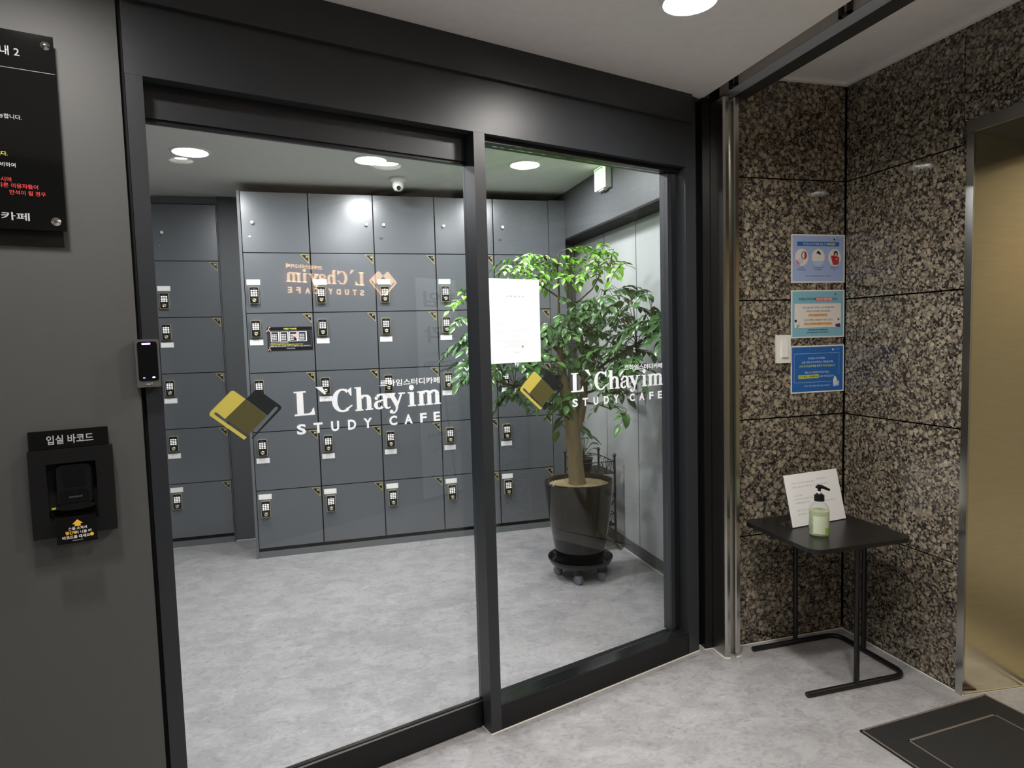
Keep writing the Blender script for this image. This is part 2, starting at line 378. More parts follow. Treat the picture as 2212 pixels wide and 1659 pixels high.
# the shop's lettering and mark in metres, origin = lower left of the L
def lettering(b, m, y, flip=False, k=1.0, x0=0.0, z0=0.0, parts=('logo', 'text'), solid=0.0, mm=None, sink=None):
    def G():
        nonlocal b
        if sink: b = sink()
    sx = -k if flip else k
    def A(pts, mat_):
        q = [(x0 + sx * p[0], z0 + k * p[1]) for p in pts]
        if solid: b.prism(q, y, y + solid, mat_)
        else:
            n = len(q); a = sum(q[i][0]*q[(i+1) % n][1] - q[(i+1) % n][0]*q[i][1] for i in range(n))
            if a < 0: q = q[::-1]
            b.poly([(p[0], y, p[1]) for p in q], mat_)
    def R(x0_, z0_, x1_, z1_): A([(x0_, z0_), (x1_, z0_), (x1_, z1_), (x0_, z1_)], m)
    def S(pts, ws):
        for i in range(len(pts) - 1):
            def nrm(j):
                a = pts[max(j-1, 0)]; c = pts[min(j+1, len(pts)-1)]; d = math.hypot(c[0]-a[0], c[1]-a[1]); return (-(c[1]-a[1])/d, (c[0]-a[0])/d)
            n0 = nrm(i); n1 = nrm(i+1); p, q = pts[i], pts[i+1]; w0, w1 = ws[i]/2, ws[i+1]/2
            A([(p[0]-n0[0]*w0, p[1]-n0[1]*w0), (q[0]-n1[0]*w1, q[1]-n1[1]*w1), (q[0]+n1[0]*w1, q[1]+n1[1]*w1), (p[0]+n0[0]*w0, p[1]+n0[1]*w0)], m)
    def arc(cx, cz, rx, rz, a0, a1, thick, thin, n=16):
        P = []; W = []
        for i in range(n + 1):
            a = math.radians(a0 + (a1 - a0) * i / n); P.append((cx + rx * math.cos(a), cz + rz * math.sin(a)))
            W.append(thin + (thick - thin) * abs(math.cos(a)) ** 1.6)
        S(P, W)
    if 'text' in parts:
        # L
        R(.011,0,.030,.073); R(.003,.0685,.038,.073); R(.003,0,.059,.0055)
        A([(.042,.004),(.059,0),(.063,.0),(.0610,.021),(.0575,.021),(.053,.010)], m)
        # grave
        G()
        A([(.068,.083),(.088,.083),(.099,.060),(.094,.059)], m)
        # C
        G()
        arc(.150,.0365,.0255,.0335,52,308,.017,.0055,24); A([(.1655,.066),(.176,.075),(.1785,.075),(.1785,.050),(.1745,.050),(.170,.058)], m); A([(.163,.0125),(.1665,.008),(.181,.0185),(.178,.0215)], m)
        # h
        G()
        R(.194,0,.2095,.0745); R(.1885,.0705,.2,.0745); R(.1885,0,.2145,.0045); R(.2265,0,.2415,.034); R(.2215,0,.2465,.0045)
        arc(.2205,.034,.0135,.0125,0,150,.015,.006,10)
        # a
        G()
        R(.2815,.008,.2945,.036); arc(.2745,.035,.0135,.0115,0,150,.013,.0055,10); A(ell(.2585,.0355,.0058,.0058,12), m)
        arc(.2675,.0135,.0115,.0115,60,330,.0125,.005,16); S([(.288,.009),(.292,.003),(.299,.0012),(.306,.005)], [.012,.008,.005,.003])
        S([(.2695,.026),(.276,.0275),(.283,.0285)], [.005,.005,.005])
        # y
        G()
        A([(.299,.047),(.316,.047),(.3335,.014),(.326,-.003)], m); A([(.3415,.047),(.3485,.047),(.329,-.001),(.3215,-.001)], m)
        R(.293,.0435,.323,.048); R(.334,.0435,.357,.048); S([(.3285,.003),(.3235,-.011),(.316,-.0165),(.309,-.015)], [.007,.006,.005,.005]); A(ell(.308,-.0115,.0062,.0062,12), m)
        # i
        G()
        R(.3725,0,.388,.0475); R(.366,.043,.38,.0475); R(.3665,0,.3945,.0045); A(ell(.380,.0620,.0088,.0088,14), m)
        # m
        G()
        R(.4065,0,.4215,.0475); R(.400,.043,.41,.0475); R(.4005,0,.4265,.0045)
        R(.4355,0,.4505,.034); R(.4305,0,.4555,.0045); R(.4645,0,.4795,.034); R(.4595,0,.4845,.0045)
        arc(.4310,.0345,.0125,.0125,0,150,.015,.006,10); arc(.4600,.0345,.0125,.0125,0,150,.015,.006,10)
        for ch, a_, c_ in (('S',.007,.034),('T',.057,.084),('U',.110,.135),('D',.163,.189),('Y',.213,.241),('C',.299,.326),('A',.351,.380),('F',.407,.431),('E',.456,.480)):
            G(); vs, fs = textmesh(ch, 0.035)
            xa = min(p[0] for p in vs); xb = max(p[0] for p in vs); ya = min(p[1] for p in vs); yb = max(p[1] for p in vs)
            out = [(x0 + sx * (a_ + (p[0]-xa)/(xb-xa)*(c_-a_)), y, z0 + k * (-.0565 + (p[1]-ya)/(yb-ya)*.0315)) for p in vs]
            b.add(out, fs, m)
        G(); vs, fs = textmesh('르하임스터디카페', 0.02)
        xa = min(p[0] for p in vs); xb = max(p[0] for p in vs); ya = min(p[1] for p in vs); yb = max(p[1] for p in vs)
        b.add([(x0 + sx * (.272 + (p[0]-xa)/(xb-xa)*.211), y, z0 + k * (.0705 + (p[1]-ya)/(yb-ya)*.0215)) for p in vs], fs, m)
    if 'logo' in parts:
        G()
        my, mk, mo = mm if mm else ('vyel', 'vblk', 'voli')
        Y = [(-.228,.0275),(-.2275,.022),(-.2235,.0185),(-.142,-.0545),(-.134,-.0485),(-.2125,.0215),(-.2165,.027),(-.2125,.031),(-.207,.0275),(-.189,.0095),(-.1315,.0615),(-.1605,.0865),(-.166,.0875),(-.1705,.0855),(-.225,.0335)]
        A(Y, my)
        K = [(-.1305,.0615),(-.105,.0855),(-.100,.087),(-.0955,.0855),(-.0365,.0355),(-.034,.030),(-.036,.024),(-.119,-.0545),(-.1215,-.0515),(-.0445,.026),(-.044,.0315),(-.0475,.0335),(-.0535,.031),(-.0745,.0095)]
        A(K, mk)
        A([(-.1315,.0610),(-.0755,.0090),(-.130,-.0425),(-.188,.0085)], mo)

# ------------------------------------------------------------------ setting: floor, ceilings, walls
b = MB(); b.box((-2.6, -0.45, -0.05), (4.3, 5.6, 0.0), 'floor'); struct(b.obj('floor'), 'grey marbled vinyl floor running through hall and locker room')
def linY(x, n=1.90): return (n + math.sin(TH) * x) / math.cos(TH)
b = MB(); b.prism([(-2.3,-.4),(1.525,-.4),(1.525,linY(1.525)),(-2.3,linY(-2.3))], 2.345, 2.37, 'ceil', 'xy')
struct(b.obj('ceiling'), 'white hall ceiling in front of the glass doors')
b = MB(); b.prism([(-2.45,linY(-2.45,2.02)),(1.66,linY(1.66,2.02)),(1.66,4.95),(-2.45,4.95)], 2.40, 2.43, 'ceilr', 'xy')
struct(b.obj('ceiling'), 'pale ceiling of the locker room behind the glass')
b = MB(); b.box((1.525,-.4,2.445),(4.3,2.46,2.47),'ceil'); b.box((1.525,-.4,2.371),(1.535,2.46,2.445),'lpaint')
struct(b.obj('ceiling'), 'higher white ceiling over the granite lift alcove')
b = MB(); b.box((1.715,2.393,2.432),(2.218,2.413,2.4445),'ceil'); b.box((2.198,.80,2.432),(2.218,2.393,2.4445),'ceil')
struct(b.obj('trim_1'), 'narrow white ceiling moulding above the granite walls')
# granite walls, slab by slab
ROWS = [0.004, 0.49, 1.0, 1.512, 2.026, 2.442]
b = MB(); b.box((1.62, 2.447, 0.0), (2.40, 2.57, 2.47), 'gap'); wb = struct(b.obj('wall_back'), 'granite clad back wall of the lift alcove carrying three posters')
g = .0030
for i in range(5):
    s_ = MB(); s_.box((1.603, 2.415, ROWS[i]+g), (2.2135, 2.446, ROWS[i+1]-g), 'granite'); s_.obj('stone_slab', wb)
b = MB(); b.box((2.252, 1.85, 0.0), (2.40, 2.446, 2.47), 'gap'); b.box((2.252, .705, 2.11), (2.40, 1.85, 2.47), 'gap'); b.box((2.252, .705, 0), (2.40, .985, 2.11), 'gap')
wr = struct(b.obj('wall_right'), 'granite clad side wall around the lift entrance')
for i in range(5):
    s_ = MB(); s_.box((2.2203, (1.8465 if i < 4 else 1.8615), ROWS[i]+g), (2.2515, 2.4085, ROWS[i+1]-g), 'granite'); s_.obj('stone_slab', wr)
    s_ = MB(); s_.box((2.2203, .703, ROWS[i]+g), (2.2515, (.982 if i < 4 else .982), ROWS[i+1]-g), 'granite'); s_.obj('stone_slab', wr)
s_ = MB(); s_.box((2.2203, .985, 2.106), (2.2515, 1.8585, 2.4415), 'granite'); s_.obj('stone_slab', wr)
b = MB(); b.box((2.2515, .56, 0), (4.3, .70, 2.47), 'cream'); struct(b.obj('wall_side'), 'grey lobby wall beyond the lift')
b = MB(); b.box((-2.35, -.52, 0), (4.4, -.40, 2.47), 'wallg'); struct(b.obj('wall_front'), 'dark grey wall behind the viewer with lit shop sign')
b = MB(); b.box((-2.42, -.40, 0), (-2.30, 1.2, 2.37), 'cream'); struct(b.obj('wall_left'), 'grey end wall of the hall on the far left')
b = MB(); b.box((4.3, -.40, 0), (4.4, .56, 2.47), 'cream'); struct(b.obj('wall_end'), 'grey end wall of the lobby')
# room walls
b = MB(); b.box((-.705, 4.893, 0), (1.70, 5.05, 2.43), 'wallr'); b.box((-2.5, 5.32, 0), (-.705, 5.45, 2.43), 'wallr')
struct(b.obj('wall_back'), 'dark grey rear wall of the locker room')
b = MB(); b.box((-2.6, 1.35, 0), (-2.46, 5.45, 2.43), 'wallr'); struct(b.obj('wall_left'), 'dark grey side wall of the locker room')
b = MB()
b.box((1.651, 4.60, 0), (1.80, 4.892, 2.43), 'wallr'); b.box((1.651, 2.98, 2.075), (1.80, 4.60, 2.43), 'wallr'); b.box((1.651, 2.585, 0), (1.80, 2.98, 2.43), 'wallr')
wrr = struct(b.obj('wall_right'), 'dark grey room wall with recessed steel doors behind the tree')
b = MB(); b.prism([(1.651,2.075),(1.651,2.062),(1.78,2.055),(1.78,2.075)], 2.985, 4.595, 'gap'); b.v = [(p[0], p[1], p[2]) for p in b.v]
b.box((1.651,4.588,.07),(1.778,4.5995,2.055),'wallr'); b.obj('door_casing', wrr)
# steel doors in the recess
d2 = thing('door_3', 'pale steel clad doors recessed in the dark wall behind the tree', None, (1.785, 2.98, 0)); d2['kind'] = 'structure'
for y0, y1 in ((0.0, .605), (.61, 1.07), (1.075, 1.615)):
    q = MB(); q.box((0, y0+.002, .075), (.03, y1-.002, 2.06), 'doorsteel'); q.obj('door_panel', d2)
q = MB(); q.box((-.006, 0, 0), (.02, 1.615, .072), 'wallr'); q.obj('kick_plate', d2)
q = MB(); q.tube([(0,.52,1.03),(-.045,.52,1.03),(-.045,.66,1.035),(-.045,.75,1.045)], .012, 'chrome'); q.lathe([(0,-.006),(.028,-.006),(.028,0)], 'chrome', (0,.52,1.03), 16, 'x'); q.obj('door_handle', d2)

# ------------------------------------------------------------------ glass front (u along it, n away from the viewer)
def pobj(b, name, parent=None): return b.obj(name, parent, rz=0.0 if parent else TH)
b = MB(); b.box((-2.55,1.900,0),(.088,2.02,2.43),'wallg'); b.box((.088,1.915,0),(.098,1.99,2.345),'gap'); struct(pobj(b,'wall_left'), 'light grey wall left of the glass door with barcode reader')
hd = thing('trim_2', 'charcoal header panel above the glass doors', None, rz=TH); hd['kind'] = 'structure'
q = MB(); q.box((.098,1.895,2.057),(2.13,1.938,2.345),'frame'); q.box((.098,1.9385,2.11),(2.13,2.02,2.43),'frame'); q.obj('header_panel', hd)
q = MB(); q.box((.098,1.879,2.232),(2.096,1.8945,2.3445),'frame'); q.obj('cover_strip', hd)
q = MB(); q.box((.0985,1.895,0),(.137,1.95,2.0565),'frame'); struct(pobj(q,'trim_3'), 'charcoal door post beside the access reader')
# fixed glass panel
fx = thing('window_1', 'fixed glass panel beside the sliding door, tree behind it', None, rz=TH); fx['kind'] = 'structure'
q = MB(); q.box((1.080,1.895,0.004),(1.122,1.948,2.0565),'frame'); q.obj('mullion', fx)
q = MB(); q.box((2.068,1.895,0.004),(2.130,1.99,2.0565),'frame'); q.obj('stile', fx)
q = MB(); q.box((1.122,1.897,0.004),(2.068,1.99,.092),'black'); q.obj('bottom_rail', fx)
q = MB(); q.prism([(1.903,.0925),(1.948,.0925),(1.948,.103),(1.943,.103)], 1.1225, 2.0675, 'gloss', 'yz'); q.obj('glazing_bead', fx)
q = MB(); q.box((1.1225,1.925,2.040),(2.0675,1.985,2.0565),'black'); q.obj('top_rail', fx)
q = MB(); q.box((2.012,1.940,.104),(2.034,1.985,2.0395),'frame'); q.box((2.0345,1.938,.104),(2.0585,1.97,2.0395),'gloss'); q.box((2.059,1.945,.104),(2.0675,1.985,2.0395),'black'); q.obj('seal_strip', fx)
q = MB(); q.box((1.1235,1.955,.094),(2.0115,1.963,2.0395),'glass'); q.obj('glass_pane', fx)
q = MB(); lettering(q, 'vinyl', 0.0); o = q.obj('window_lettering', fx, (1.503, 1.9545, 1.168)); o['label'] = 'white lettering and yellow black book mark'
# sliding leaf
sl = thing('door_1', 'sliding glass door with large white lettering and black frame', None, rz=TH); sl['kind'] = 'structure'
q = MB(); q.box((.0,1.955,0.006),(1.128,1.988,.094),'black'); q.obj('bottom_rail', sl)
q = MB(); q.box((.031,1.9555,.0943),(1.0845,1.9605,.0985),'steel2'); q.box((.031,1.9608,.0943),(1.0845,1.971,.103),'gloss'); q.obj('glazing_bead', sl)  # thin steel strip stands in for the bright highlight along the black bead
q = MB(); q.box((.0,1.955,1.975),(1.128,1.988,2.105),'frame'); q.box((.03,1.962,1.966),(1.085,1.985,1.9745),'black'); q.obj('top_rail', sl)
q = MB(); q.box((.0,1.955,.0945),(.03,1.988,1.9745),'frame'); q.obj('stile', sl)
q = MB(); q.box((1.086,1.955,.0945),(1.128,1.988,1.9745),'frame'); q.obj('stile', sl)
q = MB(); q.box((.0305,1.972,.096),(1.0855,1.980,1.9655),'glass'); q.obj('glass_pane', sl)
q = MB(); lettering(q, 'vinyl', 0.0); o = q.obj('door_lettering', sl, (.481, 1.9715, 1.1655)); o['label'] = 'white lettering and yellow black book mark'
# posts at the right end
b = MB(); b.prism([un(2.131,1.93), (1.517,2.475), (1.517,2.56), un(2.131,2.05)][::-1], 0, 2.3445, 'black', 'xy'); b.box((1.5175,2.433,0),(1.5515,2.58,2.3445),'black')
struct(b.obj('trim_4'), 'black corner post between glass front and steel column')
b = MB()
b.prism([(1.5545,2.4325),(1.5545,2.342),(1.561,2.333),(1.575,2.333),(1.579,2.339),(1.579,2.364),(1.602,2.364),(1.602,2.339),(1.606,2.333),(1.622,2.333),(1.628,2.342),(1.628,2.4325)], 0, 2.318, 'steel', 'xy')
b.box((1.5537,2.335+.007,0),(1.5544,2.4325,2.318),'steel2')
struct(b.obj('trim_5'), 'tall polished steel guide column left of the granite wall')
b = MB(); b.box((1.553,2.4335,0),(1.599,2.58,2.44),'black'); struct(b.obj('trim_6'), 'black filler behind the steel column')
# rail of the fire shutter
t = thing('shutter_rail', 'long grey steel rail hanging in the ceiling gap above the column', 'rail', (1.65, 1.0, 2.345))
q = MB(); q.box((-.065,-1.38,0),(-.005,1.41,.004),'rail'); q.box((-.065,-1.38,.0045),(-.060,1.41,.095),'lpaint'); q.obj('light_flange', t)
q = MB(); q.box((-.005,-1.38,-.003),(.06,1.41,.03),'raild'); q.obj('dark_flange', t)
for yy in (-.9, -.1, .70, 1.28):
    q = MB(); q.box((-.078,yy,-.001),(-.066,yy+.012,.099),'raild'); q.box((-.078,yy+.035,-.001),(-.066,yy+.047,.099),'raild'); q.box((-.078,yy,-.001),(-.0655,yy+.047,.006),'raild'); q.obj('hanger', t)
# white silicone beads along the floor
def bead(path, r=.0035):
    q = MB(); q.tube([(p[0], p[1], .002) for p in path], r, 'bead', 6); return q
q = bead([un(1.079,1.955), un(1.077,1.893), un(2.131,1.893), un(2.132,1.927)]); q2 = bead([(1.479,2.4655),(1.5145,2.4735),(1.514,2.431),(1.5505,2.431),(1.5505,2.338),(1.560,2.3305),(1.575,2.3305)])
q.v += []; o0 = len(q.v)
for f in q2.f: q.f.append(tuple(o0 + k for k in f)); q.m.append(0); q.sm.append(True)
q.v += q2.v
q3 = bead([(1.602,2.3305),(1.624,2.3305),(1.6305,2.340),(1.6305,2.4125),(2.2175,2.4125),(2.2175,1.812),(2.497,1.783),(2.497,1.05)]); o0 = len(q.v)
for f in q3.f: q.f.append(tuple(o0 + k for k in f)); q.m.append(0); q.sm.append(True)
q.v += q3.v
struct(q.obj('baseboard_right'), 'thin white silicone bead along the foot of frames and granite')
q = bead([(-.70,4.889),(-.53,4.889)]); struct(q.obj('baseboard_back'), 'thin white bead at the foot of the wall between the lockers')
q = MB(); q.box((1.7735,2.99,0),(1.7775,4.58,.006),'bead'); struct(q.obj('baseboard_left'), 'thin pale line along the floor before the steel doors')

# ------------------------------------------------------------------ lift entrance
el = thing('door_2', 'lift entrance with champagne steel reveals and bright steel surround', None, (2.22, 1.82, 0)); el['kind'] = 'structure'
q = MB(); q.box((-.006,-.006,0),(.0,.023,2.0595),'steel'); q.box((0,-.004,0),(.004,.022,2.06),'steel'); q.obj('door_jamb', el)
q = MB(); q.box((-.006,-.834,0),(.004,-.802,2.0595),'steel'); q.obj('door_jamb', el)
q = MB(); q.box((-.007,-.834,2.060),(.004,.023,2.103),'steel2'); q.obj('head_strip', el)
q = MB(); q.prism([(.0045,-.004),(.0045,.020),(.290,.020),(.290,-.035)], .0005, 2.06, 'gold', 'xy'); q.v = [(p[0],p[1],p[2] if p[2] < 1 or p[0] < .1 else 2.012) for p in q.v]; q.obj('reveal', el)
q = MB(); q.prism([(.0045,-.802),(.290,-.770),(.290,-.834),(.0045,-.834)], .0005, 2.06, 'gold', 'xy'); q.v = [(p[0],p[1],p[2] if p[2] < 1 or p[0] < .1 else 2.012) for p in q.v]; q.obj('reveal', el)
q = MB(); q.prism([(.0045,2.0605),(.29,2.0125),(.29,2.10),(.0045,2.10)], -.82, .02, 'raild'); q.obj('reveal', el)
for y0, y1 in ((-.81,-.404),(-.400,.01)):
    q = MB(); q.box((.2905,y0,.012),(.32,y1,2.05),'gold2'); q.obj('door_leaf', el)
q = MB(); q.box((.262,-.80,.0002),(.2895,-.036,.003),'steel2'); q.obj('sill', el)

# ------------------------------------------------------------------ lockers
CW, RH, RZ0 = .4055, .3797, .062
def keypad():
    q = MB(); q.prism(rr(0,0,.058,.107,.007), -.018, 0, 'champ'); q.prism(rr(.0032,.0032,.0548,.1038,.005), -.0195, -.018, 'blackp')
    for r in range(4):
        for c in range(3): q.prism(rr(.0095+c*.0142, .0475+r*.0108, .0095+c*.0142+.0108, .0475+r*.0108+.0072, .0015, 1), -.0203, -.0195, 'key')
    q.lathe([(.0115,0),(.0115,-.011),(.0085,-.013),(.0060,-.012),(.0035,-.0075),(0,-.0075)], 'champ', (.0295,-.0195,.022), 18, 'y')
    q.rect(.013,.033,.020,.0345,-.0197,'champ'); q.rect(.038,.033,.045,.0345,-.0197,'champ'); q.rect(.023,.0925,.036,.0945,-.0197,'champ')
    return q.mesh('keypad_lock')
ME_KEY = keypad()
q = MB(); q.box((0,-.0022,0),(.080,0,.034),'white'); q.box((.004,-.0027,.004),(.076,-.0022,.030),'paper'); ME_LAB = q.mesh('name_label')
q = MB(); q.lathe([(.0,-.020),(.0075,-.020),(.0105,-.017),(.0105,-.012),(.006,-.008),(.005,0)], 'white', (0,0,0), 16, 'y'); ME_KNOB = q.mesh('knob')
q = MB(); q.lathe([(0,-.004),(.007,-.004),(.009,-.002),(.009,0)], 'chrome', (0,0,0), 14, 'y'); q.box((-.0125,-.004,-.0015),(.0125,-.001,.0015),'chrome'); q.box((-.0015,-.006,-.005),(.0015,-.004,.005),'champ'); ME_CAM = q.mesh('cam_lock')
q = MB(); g2 = .0036; q.box((g2,0,.0028),(CW-g2,.018,RH-.0028),'locker'); ME_DOOR = q.mesh('locker_door')
def plate(n):
    q = MB(); W = .054
    q.prism([(-W,0),(-W+.003,.003),(-.002,.003),(.001,0),(.001,-W-.004),(-.003,-W-.004)], -.0022, 0, 'gold_t')
    q.prism([(-W+.009,-.0025),(-.004,-.0025),(-.004,-W+.008)], -.0027, -.0022, 'blackp')
    q.text(str(n), -.0055, -.0195, .0130, 'numt', -.0030, al='r', bold=.03)
    return q
def locker(x, y, nums, label, knob='l', group='grey numbered lockers along the rear wall'):
    t = thing('locker_column', label, 'locker', (x, y, 0), group=group)
    q = MB(); q.box((0,.020,.012),(CW,.43,2.335),'gap'); q.obj('carcass', t)
    q = MB(); q.box((0.0003,-.002,0.0),(CW-.0003,.43,.038),'lockedge'); q.obj('plinth', t)
    for i, n in enumerate([None] + nums):
        r = 5 - i; z = RZ0 + r * RH
        d = inst('locker_door', ME_DOOR, t, (0, 0, z))
        if n is None:
            if knob == 'l': inst('knob', ME_KNOB, d, (.066, 0, .186)); inst('cam_lock', ME_CAM, d, (.048, 0, .10))
            elif knob == 'r': inst('knob', ME_KNOB, d, (CW-.045, 0, .186))
            else: inst('knob', ME_KNOB, d, (.06, 0, .186))
            continue
        plate(n).obj('number_plate', d, (CW-.010, 0, RH-.010))
        if i == 1: kz, lz = .058, .178
        elif i == 5: kz, lz = .208, .322
        else: kz, lz = .228, .178
        inst('keypad_lock', ME_KEY, d, (.027, 0, kz)); inst('name_label', ME_LAB, d, (.014, 0, lz))
    return t
X0 = -.503; Y0 = 4.422
seq = [([21,22,23,24,25],'l','grey locker column at the left end of the main row, doors 21 to 25'),
       ([16,17,18,19,20],'r','grey locker column with doors 16 to 20, knob at its top right'),
       ([11,12,13,14,15],'l','grey locker column with doors 11 to 15, left of the mullion'),
       ([6,7,8,9,10],'n','grey locker column with doors 6 to 10, behind the mullion'),
       ([1,2,3,4,5],'l','grey locker column with doors 1 to 5, right behind the tree')]
for i, (nums, kn, lab) in enumerate(seq): locker(X0 + i*CW, Y0, nums, lab, kn)
locker(-1.115, 4.875, [26,27,28,29,30], 'grey locker column set back on the left, doors 26 to 30')
q = MB(); q.box((-.520,4.414,0),(-.5035,4.8915,2.343),'lockedge'); tag(q.obj('locker_side_panel'), 'upright grey end panel closing the left of the main locker row', 'panel')
q = MB(); q.box((X0+5*CW+.0015,4.425,0.004),(1.650,4.445,2.343),'locker'); tag(q.obj('filler_panel'), 'narrow grey filler panel between lockers and room corner', 'panel')
q = MB(); q.box((-.7085,4.867,0),(-.7045,5.3,2.343),'lockedge'); tag(q.obj('locker_side_panel'), 'thin grey end panel on the set back locker column', 'panel')
# notice on door 22
t = thing('notice_card', 'black instruction card with four small pictures stuck on door 22', 'notice', (-.381, 4.4185, 1.343))
q = MB(); W, H = .272, .147; q.box((0,-.001,0),(W,0,H),'blackp')
q.rect(.006,.019,W-.006,H-.022,-.0013,'pgrey'); q.rect(.0075,.0205,W-.0075,H-.0235,-.0015,'pdark')
q.text('사물함 이용방법', W/2, H-.0165, .0115, 'yel', -.0017, bold=.02)
for k in range(4):
    x = .018 + k*.056; q.rect(x,.055,x+.052,.118,-.0017,'pwhite'); q.rect(x+.005,.058,x+.045,.115,-.0019,'pdark')
    for r in range(4):
        for c in range(3):
            if k == 2 and c == 2: continue
            q.rect(x+.009+c*.010, .064+r*.0105, x+.0165+c*.010, .0705+r*.0105, -.0021, 'pwhite')
q.flat(ell(.167,.093,.013,.010,10), -.0022, 'pink'); q.flat([(.172,.09),(.180,.072),(.176,.07),(.165,.083)], -.0022, 'pink')
q.text('사물함 문을 닫으신 후 비밀번호를 눌러주세요.', .014, .043, .0065, 'pwhite', -.0017, w=.11, al='l', bold=.02)
q.text('비밀번호 네자리를 누르시고 다이얼을 돌리면 잠금이 됩니다.', .014, .033, .0065, 'yel', -.0017, w=.20, al='l', bold=.02)
q.text('퇴실할 때는 반드시 물건을 비워주시고 문을 열어 두세요. 감사합니다.', .014, .023, .0065, 'pwhite', -.0017, w=.245, al='l', bold=.02)
q.text('르하임스터디카페', W/2, .0065, .0065, 'pwhite', -.0013)
q.obj('card', t)
for (cx, cz, sc) in ((.004,.131,1.0),(.006,.010,.75)):
    q = MB(); q.tube([(cx-.010*sc,-.002,cz-.012*sc),(cx+.004*sc,-.003,cz-.002*sc),(cx+.012*sc,-.003,cz-.014*sc)], .0035*sc, 'pink', 5); q.tube([(cx+.004*sc,-.003,cz-.002*sc),(cx+.003*sc,-.003,cz+.010*sc),(cx+.013*sc,-.003,cz+.016*sc)], .003*sc, 'pink', 5)
    o = q.obj('tape_scrap', t); o['label'] = 'torn tan tape scrap at corner'

# ------------------------------------------------------------------ lamps
def downlight(x, y, z, r, m, label, group=None, dp=.007):
    if m == 'ledh': dp = .027
    t = thing('ceiling_downlight', label, 'light', (x, y, z), group=group)
    q = MB(); q.lathe([(r+.014,0.0),(r+.013,-dp*.4),(r+.004,-dp),(r,-dp),(r-.002,-.0035)], 'white', n=32); q.obj('trim_ring', t)
    q = MB(); q.lathe([(r-.0025,-.0045),(0.0001,-.0055)], m, n=32); q.obj('diffuser', t)
RG = 'downlights in the locker room ceiling'; HG = 'downlights in the hall ceiling'
downlight(-.66, 3.80, 2.40, .086, 'led', 'round lit downlight in the room ceiling, leftmost of the three seen', RG)
downlight(.265, 3.80, 2.40, .086, 'led', 'round lit downlight in the room ceiling next to the camera dome', RG)
downlight(1.155, 3.75, 2.40, .086, 'led', 'round lit downlight in the room ceiling, nearest the exit sign', RG)
downlight(-.75, 2.70, 2.40, .085, 'led', 'round lit downlight behind the header, over the left room floor', RG)
downlight(.17, 2.85, 2.40, .085, 'led', 'round lit downlight behind the header, over the middle of the room', RG)
downlight(1.03, 3.02, 2.40, .060, 'led', 'round lit downlight behind the header, close before the tree', RG)
downlight(1.03, 1.71, 2.345, .075, 'ledh', 'round lit downlight in the hall ceiling above the glass panel', HG)
downlight(1.14, .97, 2.345, .075, 'ledh', 'round lit downlight in the middle of the hall ceiling', HG)
downlight(-.51, 1.33, 2.345, .062, 'ledh', 'round lit downlight near the grey wall with the black sign', HG)
downlight(.33, .35, 2.345, .055, 'ledh', 'round lit downlight just above the viewer', HG)
downlight(-1.5, .30, 2.345, .055, 'ledh', 'round lit downlight at the far left end of the hall', HG)
downlight(2.75, .25, 2.445, .07, 'ledh', 'added unseen downlight over the lobby, brightening the banner', HG)  # added lamp, out of view, to brighten the banner for its reflection
# camera dome
t = thing('security_camera', 'white security camera under the room ceiling above door 11', 'camera', (.455, 4.19, 2.40))
q = MB(); q.lathe([(.0,-.001),(.05,-.001),(.052,-.012),(.046,-.022),(.03,-.028),(0,-.028)], 'white', n=24); q.obj('base', t)
q = MB(); q.lathe([(.030,-.024),(.036,-.040),(.034,-.060),(.022,-.078),(0.0001,-.084)], 'white', n=24); q.obj('housing', t)
q = MB(); q.lathe([(.013,-.002),(.013,-.010),(.010,-.012),(0.0001,-.011)], 'blackp', (0,-.024,-.068), 18, 'y'); q.obj('lens', t)
# exit sign
t = thing('exit_sign', 'green and white running man exit sign on the room wall', 'sign', (1.605, 3.70, 2.26))
q = MB(); q.box((.006,-.08,.0),(.044,.08,.135),'white'); q.box((.012,-.035,-.008),(.038,.035,0),'white'); q.box((.016,-.018,-.0085),(.034,.018,-.008),'blackp'); q.obj('housing', t)
q = MB()
def YZ(pts, m, d): 
    n = len(pts); a = sum(pts[i][0]*pts[(i+1)%n][1]-pts[(i+1)%n][0]*pts[i][1] for i in range(n))
    if a > 0: pts = pts[::-1]
    q.poly([(d, p[0], p[1]) for p in pts], m)
q.box((.002,-.078,.003),(.006,.078,.132),'exitw')
YZ([(.070,.02),(.070,.128),(.058,.128),(.058,.03)],'exitg',.0017); YZ([(.070,.128),(.070,.116),(-.035,.116),(-.035,.128)],'exitg',.0017); YZ([(-.035,.128),(-.050,.128),(-.050,.045),(-.043,.035),(-.035,.045)],'exitg',.0017)
YZ(ell(.022,.098,.008,.008,12),'exitg',.0017); YZ([(.030,.088),(.010,.090),(-.004,.075),(.002,.071),(.012,.080),(.010,.062),(.020,.055)],'exitg',.0017)
YZ([(.030,.088),(.046,.070),(.042,.066),(.028,.078)],'exitg',.0017); YZ([(.010,.062),(-.008,.045),(-.024,.052),(-.022,.058),(-.010,.053),(.004,.070)],'exitg',.0017); YZ([(.020,.057),(.030,.040),(.044,.028),(.049,.033),(.037,.045),(.026,.064)],'exitg',.0017)
q.obj('lit_panel', t)

